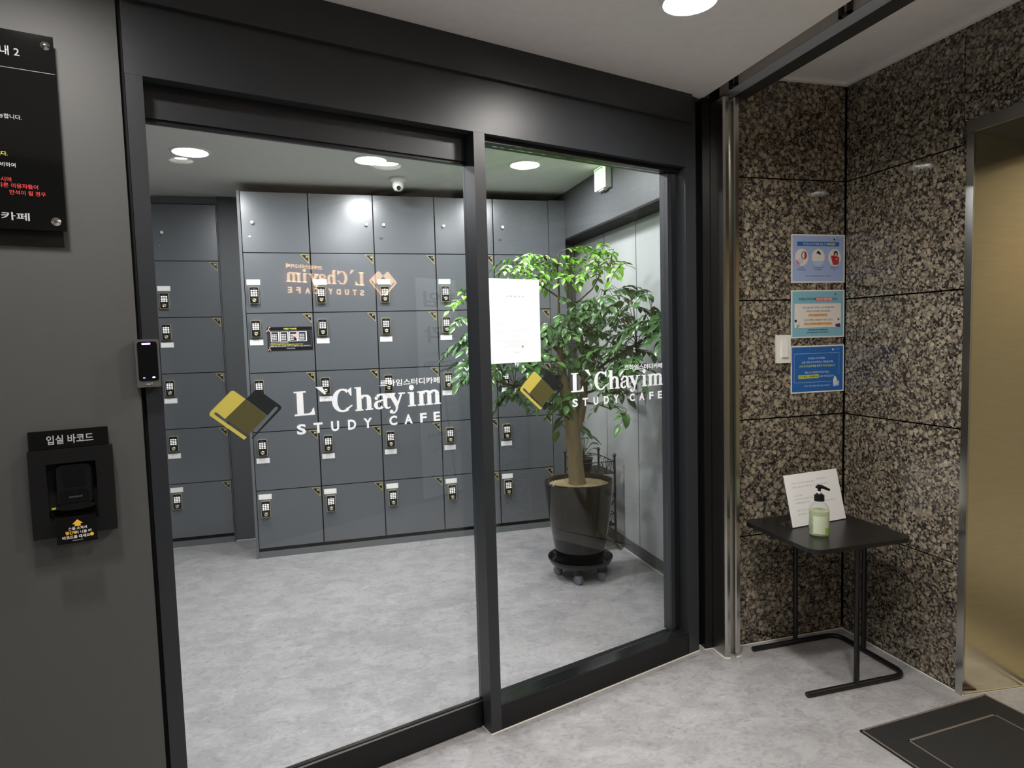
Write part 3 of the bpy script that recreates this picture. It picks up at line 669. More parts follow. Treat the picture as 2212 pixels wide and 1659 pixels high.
# ------------------------------------------------------------------ left wall: sign, barcode reader, access reader
def pt(u, n, z): x, y = un(u, n); return (x, y, z)
t = thing('wall_sign', 'glossy black acrylic sign with white, yellow and red text, upper left', 'sign', pt(-.340, 1.900, 1.640), TH)
q = MB(); q.box((.0,-.006,-.014),(.290,0,.45),'signs'); q.obj('shadow_board', t)  # dark board stands in for the shadow the sign throws on the wall
q = MB(); q.box((.0,-.030,.019),(.298,-.025,.461),'signb'); q.obj('face_board', t)
y = -.0304
for s_, x_, z_, h_, m_, w_ in (('이용안내 2',.233,.404,.021,'vinyl',None),('이용 가능합니다.',.228,.264,.0105,'vinyl',None),('퇴실됩니다.',.197,.181,.010,'yel',None),('이용에 대비하여',.210,.1565,.010,'vinyl',None),
    ('자리를 비우시며',.200,.1235,.0105,'red',None),('다른 이용자들이',.2485,.1105,.0105,'red',None),('만석이 될 경우',.2625,.0955,.0105,'red',None),('르하임스터디카페',.2285,.038,.018,'vinyl',.22)):
    q = MB(); q.text(s_, x_, z_, h_, m_, y, w=w_, al='r', bold=.012); q.obj('text_line', t)
q = MB(); q.rect(.02,.3765,.297,.378,y,'pgrey'); q.obj('rule_line', t)
for xx, zz in ((.282,.438),(.278,.040),(.02,.438),(.02,.040)):
    q = MB(); q.lathe([(0,-.006),(.0035,-.0055),(.010,-.001),(.010,0),(.004,0),(.004,.030)], 'chrome', (0,0,0), 10, 'y', smooth=False); q.obj('stud', t, (xx,-.0305,zz))
t = thing('barcode_reader_box', 'black square wall box with barcode scanner inside, lower left', 'box', pt(-.1525, 1.8995, .936), TH)
q = MB()
W, H = .170, .209
for a, c in (((0,0),(W,.034)),((0,.176),(W,H)),((0,.034),(.034,.176)),((.133,.034),(W,.176))): q.box((a[0],-.030,a[1]),(c[0],0,c[1]),'black')
q.box((.034,-.003,.034),(.133,0,.176),'gap'); q.obj('frame', t)
q = MB(); q.prism(rr(.052,.072,.122,.170,.012), -.024, -.0035, 'blackp'); q.prism(rr(.060,.078,.114,.108,.004), -.026, -.024, 'pot'); q.prism(rr(.065,.118,.110,.160,.004), -.0255, -.024, 'pot'); q.prism(ell(.087,.068,.040,.008,20), -.027, -.005, 'blackp')
q.text('newland', .088, .090, .0055, 'pgrey', -.0263); q.obj('scanner', t)
q = MB(); q.box((.038,-.010,.063),(.048,-.004,.067),'yel'); q.tube([(.040,-.006,.066),(.036,-.006,.058),(.040,-.006,.046)],.002,'blackp',6); q.obj('cable', t)
t = thing('reader_name_plate', 'glossy brown and black plate reading the entry barcode name', 'sign', pt(-.1525, 1.8995, 1.1462), TH)
q = MB(); q.box((.003,-.012,.0),(.163,-.007,.044),'signb'); q.box((.01,-.007,.002),(.156,0,.042),'signs'); q.text('입실 바코드', .085, .010, .022, 'vinyl', -.0123, w=.094, bold=.02); q.obj('plate', t)
t = thing('instruction_card', 'small black acrylic card with yellow arrow below the scanner', 'sign', pt(-.106, 1.869, .922), TH)
q = MB(); q.box((.0,-.022,0),(.080,-.0185,.064),'signb'); q.box((.025,-.0185,.03),(.055,-.0005,.045),'acr')
q.flat([(.031,.0455),(.036,.0455),(.036,.0405-.0005),(.048,.040),(.048,.0455),(.053,.0455),(.042,.056)], -.0223, 'yel2')
q.text('손을 스쳐서', .0415, .0315, .0075, 'pcream', -.0223, bold=.03); q.text('빨간빛', .017, .0215, .0080, 'yel2', -.0223, al='l', bold=.03); q.text('이 나올 때', .0365, .0215, .0075, 'pcream', -.0223, al='l', bold=.03)
q.text('바코드를 대세요', .010, .0110, .0080, 'pcream', -.0223, al='l', bold=.03); q.flat(ell(.069,.016,.0042,.0042,12), -.0223, 'yel2'); q.text('르하임스터디카페', .040, .0050, .0026, 'pcream', -.0223); q.obj('card', t)
t = thing('access_reader', 'grey access reader with dark glass face and violet light on door post', 'reader', pt(.0795, 1.8945, 1.282), TH)
q = MB(); q.prism(rr(0,0,.053,.120,.004), -.030, 0, 'rdr'); q.prism(rr(.0045,.016,.0485,.114,.006), -.0312, -.030, 'keyr'); q.obj('housing', t)
q = MB(); q.prism(rr(.015,.107,.034,.1105,.0012), -.0318, -.0312, 'uv'); q.obj('status_light', t)
q = MB(); q.prism(rr(.0135,.0225,.0185,.0255,.001), -.0316, -.0312, 'blue'); q.prism(rr(.034,.0225,.0405,.026,.001), -.0316, -.0312, 'wled'); q.obj('indicator', t)
q = MB(); q.rect(.0195,.004,.0345,.0125,-.0303,'pgrey'); q.rect(.0200,.0045,.0340,.012,-.0304,'signs'); q.text('ADT', .027, .0055, .0055, 'vinyl', -.0306, bold=.03); q.obj('badge', t)

# ------------------------------------------------------------------ paper on the glass
t = tag(None, '') if False else None
q = MB(); W, H = .2145, .297
q.rect(0,0,W,H,-.0002,'thinpaper'); y = -.0005
q.text('르하임', .035, .255, .004, 'pfaint', y); q.text('한국소독', .185, .254, .003, 'pfaint', y)
q.text('소 독 필 명 서', W/2, .232, .0070, 'pgrey', y, w=.075)
for zz, a, c in ((.217,.06,.12),(.204,.05,.09),(.192,.05,.18),(.179,.05,.17),(.166,.08,.10),(.152,.04,.15),(.139,.02,.16),(.133,.02,.15),(.115,.02,.18),(.108,.02,.165),(.095,.08,.13),(.078,.02,.14),(.071,.06,.16),(.064,.08,.12),(.057,.05,.13)):
    n = int((c-a)/.0045); s_ = ''.join(random.choice('가나다라마바사 아자차카 ') for _ in range(n)).strip() or '가'
    q.text(s_, a, zz, .0028, 'pfaint', y, w=c-a, al='l')
q.flat(ell(.136,.057,.005,.005,12), y, 'pfaint'); q.text('소독 전문업체', .11, .036, .0032, 'pgrey', y)
o = q.obj('paper_notice', None, pt(1.1545, 1.9545, 1.2915), TH); tag(o, 'white printed paper notice taped inside the fixed glass panel', 'paper')

# ------------------------------------------------------------------ posters and switch on the granite
def poster(z, lab, nm='poster'):
    t = thing(nm, lab, 'poster', (1.937, 2.4148, z)); q = MB(); q.box((0,-.0008,0),(.281,0,.209),'pwhite'); return t, q
t, q = poster(1.586, 'top poster, pale blue with three round drawings on granite wall')
q.rect(.007,.006,.274,.203,-.0010,'pblue'); y = -.0012
q.rect(.03,.158,.25,.177,y,'pnavy'); q.text('르하임스터디카페를 출입 전 주의사항', .14, .162, .011, 'plt', y-.0002, w=.16, bold=.02); q.text('주의사항', .206, .162, .011, 'yel', y-.0004, w=.048, bold=.03)
q.text('L`Chayim', .245, .183, .007, 'pgrey', y); q.flat([(.218,.189),(.224,.192),(.229,.189),(.224,.182)], y, 'pdark')
for cx in (.054,.140,.226): q.flat(ell(cx,.110,.034,.037,28), y, 'pcream')
q.flat(ell(.066,.118,.015,.018,16,-90,90), y-.0002, 'pred'); q.flat(ell(.066,.118,.015,.018,16,90,270), y-.0002, 'pgrey'); q.flat(ell(.067,.118,.011,.014,16,90,270), y-.0004, 'pwhite')
q.flat(ell(.046,.092,.016,.014,16), y-.0002, 'pink2'); q.flat([(.022,.100),(.034,.094),(.044,.080),(.040,.076),(.030,.084)], y-.0003, 'psalmon'); 
q.flat([(.128,.126),(.138,.139),(.144,.137),(.155,.124),(.146,.121),(.140,.126)], y-.0002, 'pdark'); q.flat([(.110,.094),(.170,.094),(.166,.085),(.15,.075),(.13,.075),(.114,.085)], y-.0002, 'plt')
q.flat(ell(.232,.126,.011,.013,14), y-.0002, 'pdark'); q.flat(ell(.232,.123,.006,.008,12), y-.0004, 'pink'); q.flat([(.206,.118),(.234,.118),(.250,.110),(.250,.086),(.238,.077),(.218,.077),(.210,.100)], y-.0003, 'pred'); q.flat(ell(.236,.103,.005,.004,8), y-.0005, 'pink')
for s_, cx, zz, w_ in (('마스크 착용','.054','.062','.025'),('확인해주세요!','.054','.053','.044'),('기침 시 옷소매로 가리기','.140','.062','.058'),('손소독 해주세요','.140','.053','.042'),('발열 체크 필수','.226','.062','.045'),('입니다','.226','.053','.018')):
    q.text(s_, float(cx), float(zz), .0062, 'pgrey', y, w=float(w_), bold=.02)
q.text('안전하고 쾌적한 환경을 위해 협조 부탁드립니다', .143, .026, .0065, 'pgrey', y, w=.135, bold=.01); q.obj('print', t)
for i, cx in enumerate((.020,.106,.191)): pass
t, q = poster(1.345, 'middle poster, teal with white text panel on granite wall')
q.rect(.007,.006,.274,.203,-.0010,'pteal'); y = -.0012
q.prism(rr(.018,.045,.262,.150,.005), -.0013, -.0011, 'pcream'); q.rect(.130,.160,.216,.177,y,'psalmon')
q.text('르하임스터디카페', .084, .163, .013, 'pdark', y, w=.09, bold=.02); q.text('마스크 의무 착용', .173, .163, .012, 'pwhite', y-.0002, w=.080, bold=.02); q.text('안내', .229, .163, .012, 'pdark', y, w=.022, bold=.02)
y = -.0015
q.text('국내 신종 코로나 바이러스 19가 확산됨에 따라', .142, .128, .0085, 'pgrey', y, w=.165, bold=.02); q.text('르하임스터디카페는 모든 공간에서', .142, .112, .0085, 'pgrey', y, w=.125, bold=.02)
q.rect(.090,.093,.190,.105,y,'pgold'); q.text('마스크 착용을 의무화합니다', .14, .0955, .0075, 'red', y-.0002, w=.095, bold=.01)
q.text('마스크 미착용 시 퇴실조치가 될 수 있으니', .142, .074, .0085, 'pgrey', y, w=.150, bold=.02); q.rect(.066,.055,.216,.067,y,'pgold'); q.text('꼭 마스크 착용 후 이용해주시기 바랍니다', .141, .0575, .0075, 'red', y-.0002, w=.143, bold=.01)
q.text('이용에 불편하시더라도 양해부탁드리며,', .140, .031, .0065, 'pdark', y, w=.105, bold=.02); q.text('모두의 안전을 위해 반드시 착용 바랍니다.', .140, .020, .0065, 'pdark', y, w=.115, bold=.02)
q.flat(ell(.024,.075,.006,.006,12), y, 'pdark'); q.flat([(.019,.045),(.019,.062),(.028,.066),(.030,.045)], y, 'pwhite'); q.flat([(.028,.045),(.030,.062),(.042,.055),(.043,.068),(.045,.068),(.044,.052),(.036,.045)], y, 'pgreen')
q.flat(ell(.249,.079,.0055,.0055,12), y, 'pgrey'); q.flat([(.236,.046),(.232,.052),(.232,.062),(.236,.056),(.242,.060),(.258,.061),(.260,.048),(.256,.044)], y, 'ppurple'); q.flat(ell(.232,.190,.004,.003,10), -.0012, 'pdark'); q.obj('print', t)
t, q = poster(1.102, 'bottom poster, deep blue with thin border and white text')
q.rect(.006,.006,.275,.203,-.0010,'pdeep'); y = -.0012
for a in ((.017,.047,.018,.174),(.254,.075,.255,.174),(.017,.173,.255,.1745),(.017,.046,.218,.0475)): q.rect(a[0],a[1],a[2],a[3],y,'plt')
q.text('르하임스터디카페는', .135, .147, .010, 'plt', y, w=.09, bold=.02); q.text('신종 코로나19 바이러스 예방을 위해', .138, .130, .0105, 'plt', y, w=.165, bold=.02); q.text('소독 및 위생관리를 철저히 하고 있습니다', .138, .113, .0105, 'plime', y, w=.190, bold=.02)
q.text('출입 전 아래에 비치되어있는', .138, .085, .010, 'plt', y, w=.13, bold=.02); q.rect(.039,.064,.146,.080,y,'plime'); q.text('손 소독제, 소독 물티슈', .0925, .067, .0095, 'pdark', y-.0002, w=.098, bold=.01); q.text('사용 부탁드립니다.', .150, .067, .0095, 'plt', y, w=.078, al='l', bold=.02)
q.text('고객님의 건강한 환경을 위해 최선을 다하겠습니다', .138, .026, .0080, 'plt', y, w=.140, bold=.01); q.text('L`Chayim', .245, .187, .006, 'plt', y); q.flat([(.215,.190),(.221,.193),(.227,.190),(.221,.183)], y, 'pwhite')
q.flat([(.223,.024),(.243,.024),(.243,.056),(.238,.064),(.228,.064),(.223,.056)], y-.0002, 'pwhite'); q.rect(.229,.064,.237,.069,y-.0002,'pwhite'); q.rect(.223,.024,.243,.034,y-.0004,'plt'); q.flat([(.243,.026),(.255,.026),(.255,.048),(.243,.048)], y-.0003, 'plt'); q.rect(.231,.042,.235,.046,y-.0005,'pred'); q.obj('print', t)
t = thing('light_switch', 'white rocker light switch on granite beside the posters', 'switch', (1.858, 2.4148, 1.239))
q = MB(); q.prism(rr(0,0,.072,.122,.003), -.009, 0, 'white'); q.obj('plate', t)
q = MB(); q.v = []; q.box((.024,-.012,.025),(.055,-.0092,.098),'white'); q.v[0] = (.024,-.016,.025); q.v[1] = (.055,-.016,.025); q.obj('rocker', t)

# ------------------------------------------------------------------ side table with sanitizer and notice
t = thing('side_table', 'small black side table with tubular frame in the granite corner', 'table', (1.88, 2.14, 0))
def P(x, y, z): return (x - 1.88, y - 2.14, z)
pts = []
q = MB(); q.prism([(p[0]-1.88, p[1]-2.14) for p in rr(1.655,1.935,2.115,2.365,.045,6)], .5635, .580, 'tabletop', 'xy'); q.obj('tabletop', t)
def bend(path, r=.05, n=6):
    out = [Vector(path[0])]
    for i in range(1, len(path)-1):
        p = Vector(path[i]); a = (Vector(path[i-1])-p).normalized(); c = (Vector(path[i+1])-p).normalized()
        for k in range(n + 1):
            s_ = k / n; out.append((1-s_)**2*(p+a*r) + 2*s_*(1-s_)*p + s_**2*(p+c*r))
    return out + [Vector(path[-1])]
q = MB(); q.tube(bend([P(1.668,1.985,.0105),P(2.135,1.985,.0105),P(2.135,2.355,.0105),P(1.70,2.355,.0105)],.055), .0105, 'blackm', 10); q.obj('base_tube', t)
for a in ((1.895,1.985),(1.917,2.355),(2.135,2.20)):
    q = MB(); x, y = a
    q.tube([P(x,y,.018),P(x,y,.5625)], .0105, 'blackm', 10); q.obj('leg', t)
q = MB(); q.tube(bend([P(1.895,1.985,.55),P(1.895,2.355,.55)],.02), .009, 'blackm', 8); q.obj('crossbar', t)
# sanitizer bottle
t = thing('sanitizer_bottle', 'clear pump bottle of pale green hand gel with black pump', 'bottle', (1.805, 2.085, .5805))
q = MB(); q.lathe([(0,.0005),(.033,.0005),(.0365,.004),(.0365,.100),(.034,.111),(.026,.124),(.016,.132),(.0145,.136),(.0145,.140)], 'acr', n=28); q.obj('bottle', t)
q = MB(); q.lathe([(0,.003),(.033,.003),(.0355,.006),(.0355,.098),(0,.098)], 'gel', n=28); q.obj('gel', t)
q = MB(); vs = []; n = 12
for k in range(n + 1):
    a = math.radians(-165 + 130 * k / n); vs += [(.0367*math.cos(a), .0367*math.sin(a), .012), (.0367*math.cos(a), .0367*math.sin(a), .082)]
q.add(vs, [(2*i,2*i+2,2*i+3,2*i+1) for i in range(n)], 'label', True)
vs = []
for k in range(7):
    a = math.radians(-95 + 60 * k / 6); vs += [(.0369*math.cos(a), .0369*math.sin(a), .013), (.0369*math.cos(a), .0369*math.sin(a), .036)]
q.add(vs, [(2*i,2*i+2,2*i+3,2*i+1) for i in range(6)], 'labelg', True); q.obj('label', t)
q = MB(); q.lathe([(.0,.136),(.0185,.136),(.0185,.158),(.013,.160),(.012,.164),(.010,.164),(.0,.164)], 'blackp', n=20); q.lathe([(.0,.164),(.0048,.164),(.0048,.176),(0,.176)], 'white', n=12); q.obj('collar', t)
q = MB(); q.lathe([(0,.174),(.006,.174),(.007,.184),(0,.186)], 'blackp', n=12); q.tube([(-.015,0,.190),(-.004,0,.192),(.010,0,.190),(.024,-.004,.184),(.040,-.008,.176)], [.004,.008,.0075,.006,.005], 'blackp', 8); q.obj('pump_head', t)
# acrylic sign holder
A = Vector((1.767, 2.189)); d_ = math.atan2(2.23-2.189, 2.091-1.767)
t = thing('sign_holder', 'clear acrylic stand with white printed sheet leaning behind the bottle', 'sign holder', (A.x, A.y, .5803), d_)
def tilt(b, ang, off=(0,0,0)):
    c, s_ = math.cos(ang), math.sin(ang); b.v = [(v[0]-s_*0+off[0], v[1]*c + v[2]*s_ + off[1], -v[1]*s_ + v[2]*c + off[2]) for v in b.v]
T_ = math.radians(14)
q = MB(); q.box((-.001,0,0.001),(.300,.0025,.215),'acr'); tilt(q, T_); q.box((-.001,0,0),(.300,.085,.0025),'acr'); q.obj('stand', t)
q = MB(); q.box((.001,-.0012,.003),(.298,-.0004,.213),'paper'); y = -.0015
for s_, x, zz, w_ in (('르하임 스터디카페 이용안내, 출입시','.035','.172','.13'),('안내사항입니다','.175','.178','.06'),('아래의 사항을 반드시 확인 해주시고 입장 부탁드립니다','.035','.156','.20'),('1. 마스크 착용','.035','.122','.048'),('2. 손 씻기 및 손 세정제 사용','.035','.107','.10'),('3. 발열체온 체크 후 입실','.035','.092','.085'),('이용에 협조 바랍니다','.185','.086','.075'),('체온 37.5도 이상시','.04','.062','.075'),('입장 제한될 수 있음','.04','.046','.07')):
    q.text(s_, float(x), float(zz), .0065, 'pfaint', y, w=float(w_), al='l')
tilt(q, T_); q.obj('sheet', t)

# ------------------------------------------------------------------ door mat
t = thing('door_mat', 'black carpet mat with taupe inner line on floor before the lift', 'mat', (1.689, 1.7525, 0.0006), math.atan2(.0372,.604))
q = MB(); q.box((0,-.95,0),(.606,0,.006),'matb'); q.obj('rubber_base', t)
q = MB()
q.box((.002,-.948,.006),(.008,-.002,.0068),'matl'); q.box((.002,-.008,.006),(.604,-.002,.0068),'matl'); q.box((.598,-.948,.006),(.604,-.002,.0068),'matl')
for a, c in (((.098,-.108),(.508,-.100)),((.098,-.85),(.104,-.100)),((.502,-.85),(.508,-.100)),((.098,-.85),(.508,-.842))): q.box((a[0],a[1],.006),(c[0],c[1],.0074),'matl')
q.obj('piping', t)
q = MB(); q.box((.106,-.84,.006),(.500,-.110,.0082),'matc'); q.obj('carpet_centre', t)

# ------------------------------------------------------------------ tree in the pot on its trolley
PX, PY = 1.335, 3.445
t = thing('plant_trolley', 'round black plant trolley on casters under the big pot', 'trolley', (PX, PY, 0))
q = MB(); q.lathe([(0,.088),(.15,.088),(.165,.094),(.180,.118),(.186,.120),(.186,.112),(.172,.086),(.155,.078),(0,.078)], 'pot', n=40); q.obj('tray', t)
for k, a in enumerate((-118, -62+6, -2, 62, 150)):
    a = math.radians(a); x, y = .135*math.cos(a), .135*math.sin(a)
    q = MB(); q.lathe([(0,.047),(.018,.047),(.020,.052),(.018,.0775),(0,.0775)], 'blackp', (x,y,0), 14); q.box((x-.015,y-.016,.044),(x+.015,y-.010,.048),'white'); o = q.obj('caster', t)
    w_ = MB(); w_.lathe([(0,-.013),(.021,-.013),(.0265,-.010),(.0265,-.002),(.020,-.001),(.020,.001),(.0265,.002),(.0265,.010),(.021,.013),(0,.013)], 'pgrey', (0,0,0), 20, 'x')
    w_.obj('wheel', o, (x, y-.010, .0266), .5)
tr = thing('potted_tree', 'leafy green tree in a tall glossy black pot behind the glass', 'plant', (PX, PY, .0895))
q = MB(); q.lathe([(0,0),(.118,0),(.130,.010),(.150,.10),(.178,.28),(.196,.44),(.198,.465),(.192,.472),(.183,.468),(.182,.440),(.0,.43)], 'pot', n=48); q.obj('pot', tr)
q = MB(); prof = [(0,.452),(.09,.450),(.15,.446),(.181,.440)]; q.lathe(prof, 'soil', n=36)
for k in range(2600):
    a = random.uniform(0, 2*PI); r_ = .178*math.sqrt(random.random()); x, y, z = r_*math.cos(a), r_*math.sin(a), .4525-.0003*(r_/.02)**1.6; e_ = random.uniform(.0022,.0045)
    v_ = [(x+e_*math.cos(t_+a), y+e_*math.sin(t_+a), z-.001) for t_ in (0, 1.57, 3.14, 4.71)] + [(x+random.uniform(-.001,.001), y, z+e_*.8)]
    q.add(v_, [(0,1,4),(1,2,4),(2,3,4),(3,0,4)], 'soil' if k % 3 else 'soil2')
q.obj('gravel', tr)['kind'] = 'stuff'
bz = .0895
def L(x, y, z): return (x - PX, y - PY, z - bz)
q = MB(); q.tube([L(1.325,3.44,.53),L(1.322,3.44,.56),L(1.315,3.44,.66),L(1.305,3.44,.78),L(1.300,3.44,.88),L(1.285,3.44,.98),L(1.262,3.44,1.08),L(1.245,3.44,1.18),L(1.235,3.44,1.32)],
                 [.056,.049,.045,.043,.042,.037,.032,.026,.018], 'bark', 14); q.obj('trunk', tr)
q = MB(); q.tube([L(1.325,3.45,.82),L(1.355,3.45,.92),L(1.375,3.45,1.02),L(1.385,3.45,1.14),L(1.385,3.45,1.26)], [.020,.026,.024,.019,.013], 'bark', 12); q.obj('trunk', tr)
LEAFPTS = [(0.67,3.18,1.41,0),(1.55,3.36,1.51,0),(1.26,3.35,1.48,0),(1.51,3.17,1.52,0),(0.95,3.25,1.26,0),(1.44,3.23,1.09,0),(1.55,3.05,1.58,0),(1.43,3.56,1.2,0),(1.21,3.32,1.39,0),(1.32,3.3,1.37,0),(0.85,3.48,1.47,0),(1.58,3.28,1.62,0),(0.68,3.33,1.26,0),(0.97,3.4,1.31,0),(1.25,3.54,1.44,0),(1.4,3.4,1.48,0),(1.05,3.4,1.17,0),(1.01,3.39,1.3,0),(1.51,2.93,1.56,0),(1.45,3.15,1.25,0),(0.9,3.34,1.45,0),(0.8,3.23,1.37,0),(1.12,3.41,1.03,0),(1.42,3.51,1.1,0),(1.55,3.31,1.41,0),(1.52,2.78,1.37,0),(1.42,3.3,1.56,0),(0.7,3.45,1.35,0),(0.8,3.5,1.32,0),(1.46,3.15,1.38,0),(1.53,2.79,1.34,0),(0.95,3.5,1.4,0),(0.9,3.32,1.09,0),(1.54,3.17,1.32,0),(1.56,3.32,1.15,0),(1.01,3.33,1.23,0),(1.47,3.1,1.23,0),(1.52,3.17,1.3,0),(1.36,3.25,1.2,0),(0.94,3.4,1.06,0),(1.41,3.43,1.27,0),(1.49,3.13,1.14,0),(1.58,3.13,1.29,0),(1.57,3.11,1.51,0),(1.44,3.38,1.44,0),(1.24,3.52,1.31,0),(1.31,3.31,1.33,0),(1.48,2.97,1.26,0),(0.78,3.29,1.43,0),(1.44,3.11,1.31,0),(1.58,3.25,1.59,0),(1.34,3.53,1.41,0),(1.56,3.31,1.45,0),(0.9,3.35,1.35,0),(0.78,3.46,1.26,0),(1.61,3.18,1.31,0),(1.18,3.51,1.08,0),(1.55,3.31,1.61,0),(1.0,3.46,1.11,0),(1.09,3.26,1.14,0),(1.21,3.36,1.44,0),(1.26,3.34,1.06,0),(1.22,3.43,1.18,0),(0.92,3.41,1.11,0),(1.49,3.48,1.24,0),(1.16,3.34,1.06,0),(1.57,3.34,1.24,0),(1.49,2.91,1.4,0),(1.37,3.51,1.43,0),(0.82,3.31,1.24,0),(1.33,3.44,1.02,0),(1.44,3.39,1.15,0),(1.07,3.28,1.27,0),(1.13,3.45,1.4,0),(1.54,3.19,1.46,0),(0.82,3.29,1.32,0),(1.34,3.29,1.55,0),(1.38,3.45,1.45,0),(1.4,3.26,1.29,0),(1.52,2.83,1.46,0),(1.24,3.34,1.56,0),(0.97,3.42,1.07,0),(1.44,3.3,1.17,0),(1.3,3.38,1.19,0),(1.4,3.16,1.29,0),(1.5,2.97,1.47,0),(1.11,3.46,1.21,0),(1.52,3.05,1.43,0),(0.88,3.28,1.31,0),(1.12,3.52,1.09,0),(1.53,3.13,1.26,0),(1.53,2.95,1.44,0),(1.6,3.23,1.21,0),(1.4,3.43,1.43,0),(1.32,3.31,1.31,0),(1.58,2.89,1.41,0),(0.7,3.27,1.21,0),(1.28,3.53,1.29,0),(1.4,3.51,1.5,0),(1.39,3.18,1.57,0),(1.47,2.99,1.25,0),(1.08,3.47,1.06,0),(1.47,3.24,1.11,0),(0.97,3.34,1.41,0),(1.47,3.23,1.08,0),(0.95,3.29,1.21,0),(1.49,3.17,1.19,0),(1.58,3.0,1.46,0),(0.97,3.53,1.33,0),(1.05,3.45,1.36,0),(0.99,3.43,1.29,0),(0.8,3.22,1.21,0),(1.37,3.42,1.42,0),(0.79,3.38,1.36,0),(1.32,3.47,1.3,0),(1.31,3.36,1.53,0),(1.11,3.56,1.18,0),(1.61,3.02,1.51,0),(1.11,3.49,1.36,0),(0.88,3.52,1.26,0),(1.42,3.57,1.25,0),(1.12,3.3,1.45,0),(1.33,3.55,1.0,0),(1.45,3.31,1.26,0),(1.21,3.45,1.08,0),(0.84,3.22,1.36,0),(0.7,3.21,1.26,0),(1.05,3.5,1.44,0),(0.95,3.35,1.28,0),(1.35,3.57,1.38,0),(1.26,3.56,1.22,0),(1.3,3.43,1.27,0),(1.01,3.43,1.46,0),(1.03,3.44,1.11,0),(1.32,3.43,1.52,0),(1.2,3.52,1.17,0),(1.57,3.34,1.59,0),(1.45,3.17,1.28,0),(1.21,3.39,1.03,0),(1.45,3.22,1.15,0),(1.48,2.91,1.43,0),(1.07,3.31,1.06,0),(1.47,3.02,1.19,0),(1.0,3.48,1.45,0),(1.36,3.31,1.21,0),(1.07,3.45,1.39,0),(1.55,3.37,1.34,0),(1.46,3.22,1.47,0),(0.99,3.55,1.18,0),(1.03,3.34,1.33,0),(1.41,3.31,1.49,0),(1.37,3.28,1.54,0),(1.44,3.1,1.54,0),(1.32,3.39,1.48,0),(1.45,3.49,1.52,0),(0.65,3.37,1.36,0),(1.02,3.33,1.29,0),(1.35,3.27,1.58,0),(1.39,3.17,1.37,0),(1.5,3.03,1.41,0),(1.32,3.44,1.06,0),(1.43,2.99,1.53,0),(1.06,3.29,1.31,0),(1.43,3.44,1.24,0),(0.8,3.28,1.35,0),(1.39,3.15,1.52,0),(0.9,3.48,1.18,0),(1.45,3.0,1.36,0),(1.54,3.24,1.33,0),(1.19,3.28,1.34,0),(0.87,3.48,1.42,0),(1.4,3.41,1.39,0),(0.94,3.34,1.38,0),(1.2,3.33,1.49,0),(1.53,3.3,1.14,0),(1.45,3.24,1.38,0),(1.09,3.44,1.43,0),(1.17,3.36,1.0,0),(1.43,3.11,1.18,0),(1.53,2.92,1.36,0),(1.04,3.34,1.14,0),(0.82,3.44,1.26,0),(1.29,3.52,1.13,0),(0.71,3.43,1.23,0),(1.41,3.27,1.47,0),(1.21,3.37,1.0,0),(0.82,3.5,1.4,0),(1.46,3.25,1.18,0),(0.75,3.37,1.29,0),(1.21,3.28,1.47,0),(1.44,3.5,1.36,0),(1.25,3.4,1.23,0),(1.44,3.14,1.43,0),(1.14,3.41,1.37,0),(1.37,3.29,1.32,0),(0.73,3.3,1.35,0),(0.81,3.32,1.44,0),(1.19,3.4,1.37,0),(0.76,3.3,1.24,0),(1.09,3.31,1.1,0),(1.02,3.55,1.79,1),(1.13,3.48,1.76,1),(1.44,3.26,1.73,1),(1.23,3.46,1.76,1),(1.04,3.34,1.71,1),(0.99,3.39,1.74,1),(1.47,3.18,1.72,1),(1.27,3.41,1.82,1),(1.48,3.49,1.85,1),(0.94,3.42,1.76,1),(1.47,3.22,1.82,1),(1.42,3.45,1.82,1),(1.41,3.51,1.8,1),(1.36,3.36,1.86,1),(1.41,3.48,1.73,1),(1.45,3.24,1.79,1),(1.35,3.25,1.73,1),(1.43,3.06,1.73,1),(1.39,3.18,1.84,1),(1.2,3.44,1.78,1),(1.27,3.33,1.7,1),(1.26,3.44,1.77,1),(1.3,3.5,1.75,1),(1.32,3.4,1.8,1),(1.14,3.54,1.72,1),(1.15,3.41,1.74,1),(1.03,3.36,1.79,1),(1.21,3.57,1.72,1),(0.98,3.46,1.74,1),(1.04,3.37,1.83,1),(1.29,3.37,1.84,1),(1.14,3.59,1.84,1),(1.39,3.19,1.74,1),(0.97,3.55,1.81,1),(1.31,3.3,1.71,1),(1.29,3.54,1.71,1),(1.13,3.48,1.82,1),(0.98,3.33,1.78,1),(1.03,3.39,1.73,1),(1.44,3.29,1.8,1),(1.47,3.33,1.84,1),(1.23,3.56,1.75,1),(1.48,3.47,1.76,1),(1.31,3.33,1.83,1),(1.18,3.5,1.78,1),(0.96,3.52,1.75,1),(1.16,3.37,1.8,1),(1.29,3.52,1.81,1),(1.45,3.15,1.74,1),(1.15,3.5,1.69,1),(1.04,3.46,1.77,1),(1.25,3.43,1.73,1),(1.52,3.36,0.98,0),(1.44,3.06,0.98,0),(1.4,3.25,1.02,0),(1.29,3.57,0.89,0),(1.35,3.46,0.85,0),(1.34,3.55,0.9,0),(0.63,3.24,1.57,1),(0.67,3.28,1.6,1),(0.67,3.36,1.48,0),(0.87,3.46,1.0,0)]
BR = []
def branch(pts, r0, r1):
    q = MB(); n = len(pts); q.tube([L(*p) for p in pts], [r0 + (r1-r0)*i/(n-1) for i in range(n)], 'twig', 7); q.obj('branch', tr); BR.extend(pts)
branch([(1.235,3.44,1.28),(1.24,3.46,1.46),(1.25,3.47,1.62),(1.24,3.46,1.76)], .010, .005)
branch([(1.25,3.47,1.60),(1.17,3.50,1.66),(1.05,3.50,1.74)], .006, .003)
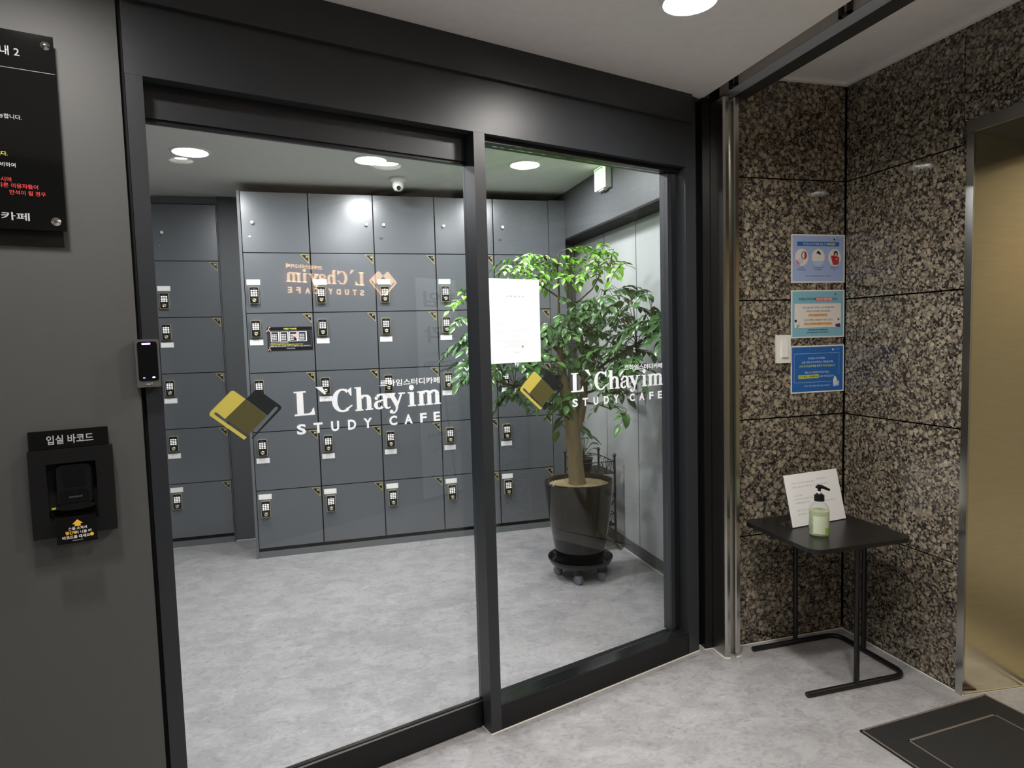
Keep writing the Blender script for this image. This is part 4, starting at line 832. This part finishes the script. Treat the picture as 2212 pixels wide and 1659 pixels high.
branch([(1.385,3.45,1.22),(1.37,3.45,1.40),(1.31,3.44,1.54),(1.30,3.42,1.70)], .010, .005)
branch([(1.31,3.44,1.54),(1.42,3.40,1.64),(1.47,3.40,1.72)], .006, .004)
branch([(1.385,3.45,1.26),(1.45,3.38,1.42),(1.48,3.36,1.62),(1.50,3.34,1.72)], .009, .005)
branch([(1.385,3.45,1.14),(1.47,3.30,1.24),(1.54,3.10,1.33),(1.58,2.98,1.38)], .010, .004)
branch([(1.375,3.45,1.05),(1.46,3.32,1.10),(1.54,3.18,1.14)], .008, .004)
branch([(1.245,3.44,1.14),(1.10,3.44,1.22),(.92,3.42,1.30),(.78,3.40,1.34)], .010, .004)
branch([(1.262,3.44,1.08),(1.12,3.42,1.10),(.95,3.38,1.12),(.82,3.38,1.16)], .009, .004)
branch([(1.235,3.44,1.30),(1.10,3.46,1.40),(.88,3.44,1.48),(.72,3.42,1.50)], .009, .004)
branch([(1.30,3.44,.90),(1.22,3.36,.95),(1.16,3.30,.96)], .007, .004)
branch([(1.375,3.45,1.00),(1.42,3.36,1.00),(1.46,3.28,.98)], .007, .004)
def leaflet(b, o, dr, up, L_, m):
    """one pointed, folded, drooping leaflet"""
    dr = Vector(dr).normalized(); side = dr.cross(Vector(up)).normalized(); nn = side.cross(dr).normalized(); o = Vector(o)
    st = [(0,.02),(.25,.19),(.5,.24),(.78,.15),(1,.0)]; vs = []
    for s_, wd in st:
        c = o + dr*(L_*s_) - nn*(L_*.22*s_*s_); vs += [c - side*(wd*L_) + nn*(wd*L_*.32), c, c + side*(wd*L_) + nn*(wd*L_*.32)]
    fs = []
    for i in range(4): fs += [(3*i,3*i+1,3*i+4,3*i+3),(3*i+1,3*i+2,3*i+5,3*i+4)]
    b.add(vs, fs, m, False)
def frond(seed, m, n=4, L_=.060, ln=.13):
    rnd = random.Random(seed); b = MB(); path = []
    for i in range(n + 2):
        s_ = i/(n+1); path.append((ln*s_, rnd.uniform(-.004,.004), .02*math.sin(s_*2.2) - .05*s_*s_))
    b.tube(path, [.0018]*(n+1)+[.0008], 'twig', 4, caps=False)
    for i in range(1, n + 1):
        for sd in (-1, 1):
            p = path[i]; a = rnd.uniform(.55,1.0)*sd
            leaflet(b, p, (math.cos(a), math.sin(a), rnd.uniform(-.55,.05)), (rnd.uniform(-.2,.2), rnd.uniform(-.3,.3), 1), L_*rnd.uniform(.75,1.15), m)
    leaflet(b, path[-1], (1, 0, -.35), (0,0,1), L_*1.1, m)
    return b.mesh('leaf')
FD = [frond(10+i, 'leafd', 4 + i % 2, .052 + .005*(i % 3)) for i in range(6)]; FB = [frond(40+i, 'leafb', 3 + i % 2, .046) for i in range(4)]
LARGE = [frond(70+i, 'leafd', 2, .085, .10) for i in range(2)]
tw = MB()
for i, (x, y, z, kind) in enumerate(LEAFPTS):
    best = min(BR, key=lambda p: (p[0]-x)**2 + (p[1]-y)**2 + (p[2]-z)**2*(1.0 if p[2] < z + .05 else 2.5))
    dx, dy = x - best[0], y - best[1]
    az = math.atan2(dy, dx) + random.uniform(-.8,.8) if abs(dx)+abs(dy) > .02 else random.uniform(0, 6.28)
    me = random.choice(FB) if kind else random.choice(LARGE if z < 1.02 else FD)
    o = bpy.data.objects.new('leaf', me); C.objects.link(o); o.parent = tr
    st = Vector((x - .05*math.cos(az), y - .05*math.sin(az), z + .01)); o.location = st - Vector((PX, PY, bz))
    o.rotation_euler = (random.uniform(-.5,.5), random.uniform(-.25,.55), az); k = random.uniform(.85,1.2); o.scale = (k,k,k)
    bp = Vector(best); mid = (bp + st)*.5 + Vector((0,0,.03)); tw.tube([L(*bp), L(*mid), L(*st)], [.0022,.0018,.0014], 'twig', 5, caps=False)
o = tw.obj('twigs', tr); o['kind'] = 'stuff'
# ------------------------------------------------------------------ iron plant stand with a small dark plant
t = thing('plant_stand', 'black wrought iron plant stand behind the big pot', 'plant stand', (1.60, 3.93, 0))
def ironpost(x, y, top=.60):
    q = MB(); q.tube([(x,y,.04),(x,y,top)], .007, 'iron', 8); q.lathe([(0,top+.028),(.009,top+.022),(.013,top+.013),(.009,top+.004),(.005,top)], 'iron', (x,y,0), 12)
    sx = 1 if x > 0 else -1; sy = 1 if y > 0 else -1; q.tube([(x,y,.05),(x+.008*sx,y+.008*sy,.022),(x+.022*sx,y+.022*sy,.009)], .006, 'iron', 7); q.lathe([(0,.018),(.009,.009),(0,0.0)], 'iron', (x+.022*sx,y+.022*sy,.0005), 10); q.obj('post', t)
for x, y in ((-.12,-.13),(.12,-.13),(-.12,.13),(.12,.13)): ironpost(x, y)
for z in (.50, .16):
    q = MB(); q.tube([(-.12,-.13,z),(.12,-.13,z),(.12,.13,z),(-.12,.13,z),(-.12,-.13,z)], .004, 'iron', 6); q.tube([(-.12,-.13,z+.075),(.12,-.13,z+.075),(.12,.13,z+.075),(-.12,.13,z+.075),(-.12,-.13,z+.075)], .0035, 'iron', 6)
    for k in range(4):
        for (ax, ay, bx, by) in ((-.12,-.13,.12,-.13),(.12,-.13,.12,.13)):
            c0 = (ax+(bx-ax)*k/4, ay+(by-ay)*k/4); c1 = (ax+(bx-ax)*(k+1)/4, ay+(by-ay)*(k+1)/4)
            q.tube([(c0[0]+(c1[0]-c0[0])*j/6, c0[1]+(c1[1]-c0[1])*j/6, z+.07*math.sin(PI*j/6)) for j in range(7)], .002, 'iron', 4)
    q.obj('scroll_rail', t)
for s_ in (-1, 1):
    q = MB()
    q.tube([(.12, -.13+.26*j/16, .33+s_*.085*math.sin(PI*j/16)) for j in range(17)], .0025, 'iron', 5); q.tube([(-.12+.24*j/16, -.13, .33+s_*.085*math.sin(PI*j/16)) for j in range(17)], .0025, 'iron', 5); q.obj('scroll', t)
q = MB(); q.box((-.118,-.128,.155),(.118,.128,.162),'iron'); q.obj('shelf', t)
q = MB(); q.box((-.118,-.128,.495),(.118,.128,.502),'iron'); q.obj('shelf', t)
t = thing('small_plant', 'small dark leaved plant standing on the iron plant stand', 'plant', (1.57, 3.95, .5025))
q = MB(); q.lathe([(0,0),(.045,0),(.058,.075),(.062,.08),(.054,.078),(0,.070)], 'blackp', n=20); q.obj('pot', t)
for k in range(16):
    a = k*2.4; rad = .03 + .004*k % .05; hgt = .10 + .008*k
    q = MB(); q.tube([(0,0,.07),(.01*math.cos(a),.01*math.sin(a),hgt*.7),(rad*math.cos(a),rad*math.sin(a),hgt)], .002, 'twig', 4)
    leaflet(q, (rad*math.cos(a),rad*math.sin(a),hgt), (math.cos(a),math.sin(a),.2), (0,0,1), .065, 'leafk'); q.obj('leaf', t)

# ------------------------------------------------------------------ behind the viewer (seen mirrored in the glass)
t = thing('lit_wall_sign', 'warm lit shop lettering on the wall behind, mirrored in the glass', 'sign', (1.97, -.40, 1.815))
LT = [MB()]
def sink(): LT.append(MB()); return LT[-1]
lettering(LT[0], 'warmf', .030, flip=True, k=1.37, mm=('warmf','warmf','signs'), sink=sink)
for k_, q in enumerate(LT):
    n_ = len(q.v); q.v += [(p[0], p[1]-.003, p[2]) for p in q.v]; i_ = q.mi('warm')
    for f in list(q.f): q.f.append(tuple(n_ + k for k in f)); q.m.append(i_); q.sm.append(False)
    q.obj('sign_mark' if k_ == len(LT)-1 else 'letter', t)
t = thing('banner_stand', 'pale blue banner with large dark letters, mirrored in the glass', 'banner', (2.74, -.33, 0))
q = MB(); q.box((-.29,-.004,.04),(.29,.0,1.90),'ban')
for s_, x, z, h in (('하임',.0,1.66,.13),('능각',.0,1.36,.14)): q.text(s_, x, z, h, 'pdark', .001, w=.42, bold=.03, flip=True)
q.text('X', .12, 1.53, .09, 'pgrey', .001, flip=True); q.text('온라인 강의와 함께하는', 0, 1.24, .035, 'pgrey', .001, w=.46, flip=True); q.text('파격혜택!', 0, 1.15, .055, 'pdark', .001, w=.46, bold=.03, flip=True)
q.text('신규회원 모집 이벤트', 0, .80, .04, 'pgrey', .001, w=.44, flip=True); q.text('스터디카페 회원 모집', 0, .55, .04, 'pdark', .001, w=.44, bold=.02, flip=True); q.text('무료체험 가능', 0, .42, .035, 'pgrey', .001, w=.36, flip=True)
q.obj('banner_sheet', t)
q = MB(); q.tube([(-.29,-.012,.04),(.29,-.012,1.9)], .006, 'blackm', 6); q.tube([(.29,-.012,.04),(-.29,-.012,1.9)], .006, 'blackm', 6); q.tube([(0,-.012,.97),(0,.12,.003)], .006, 'blackm', 6); q.obj('cross_frame', t)
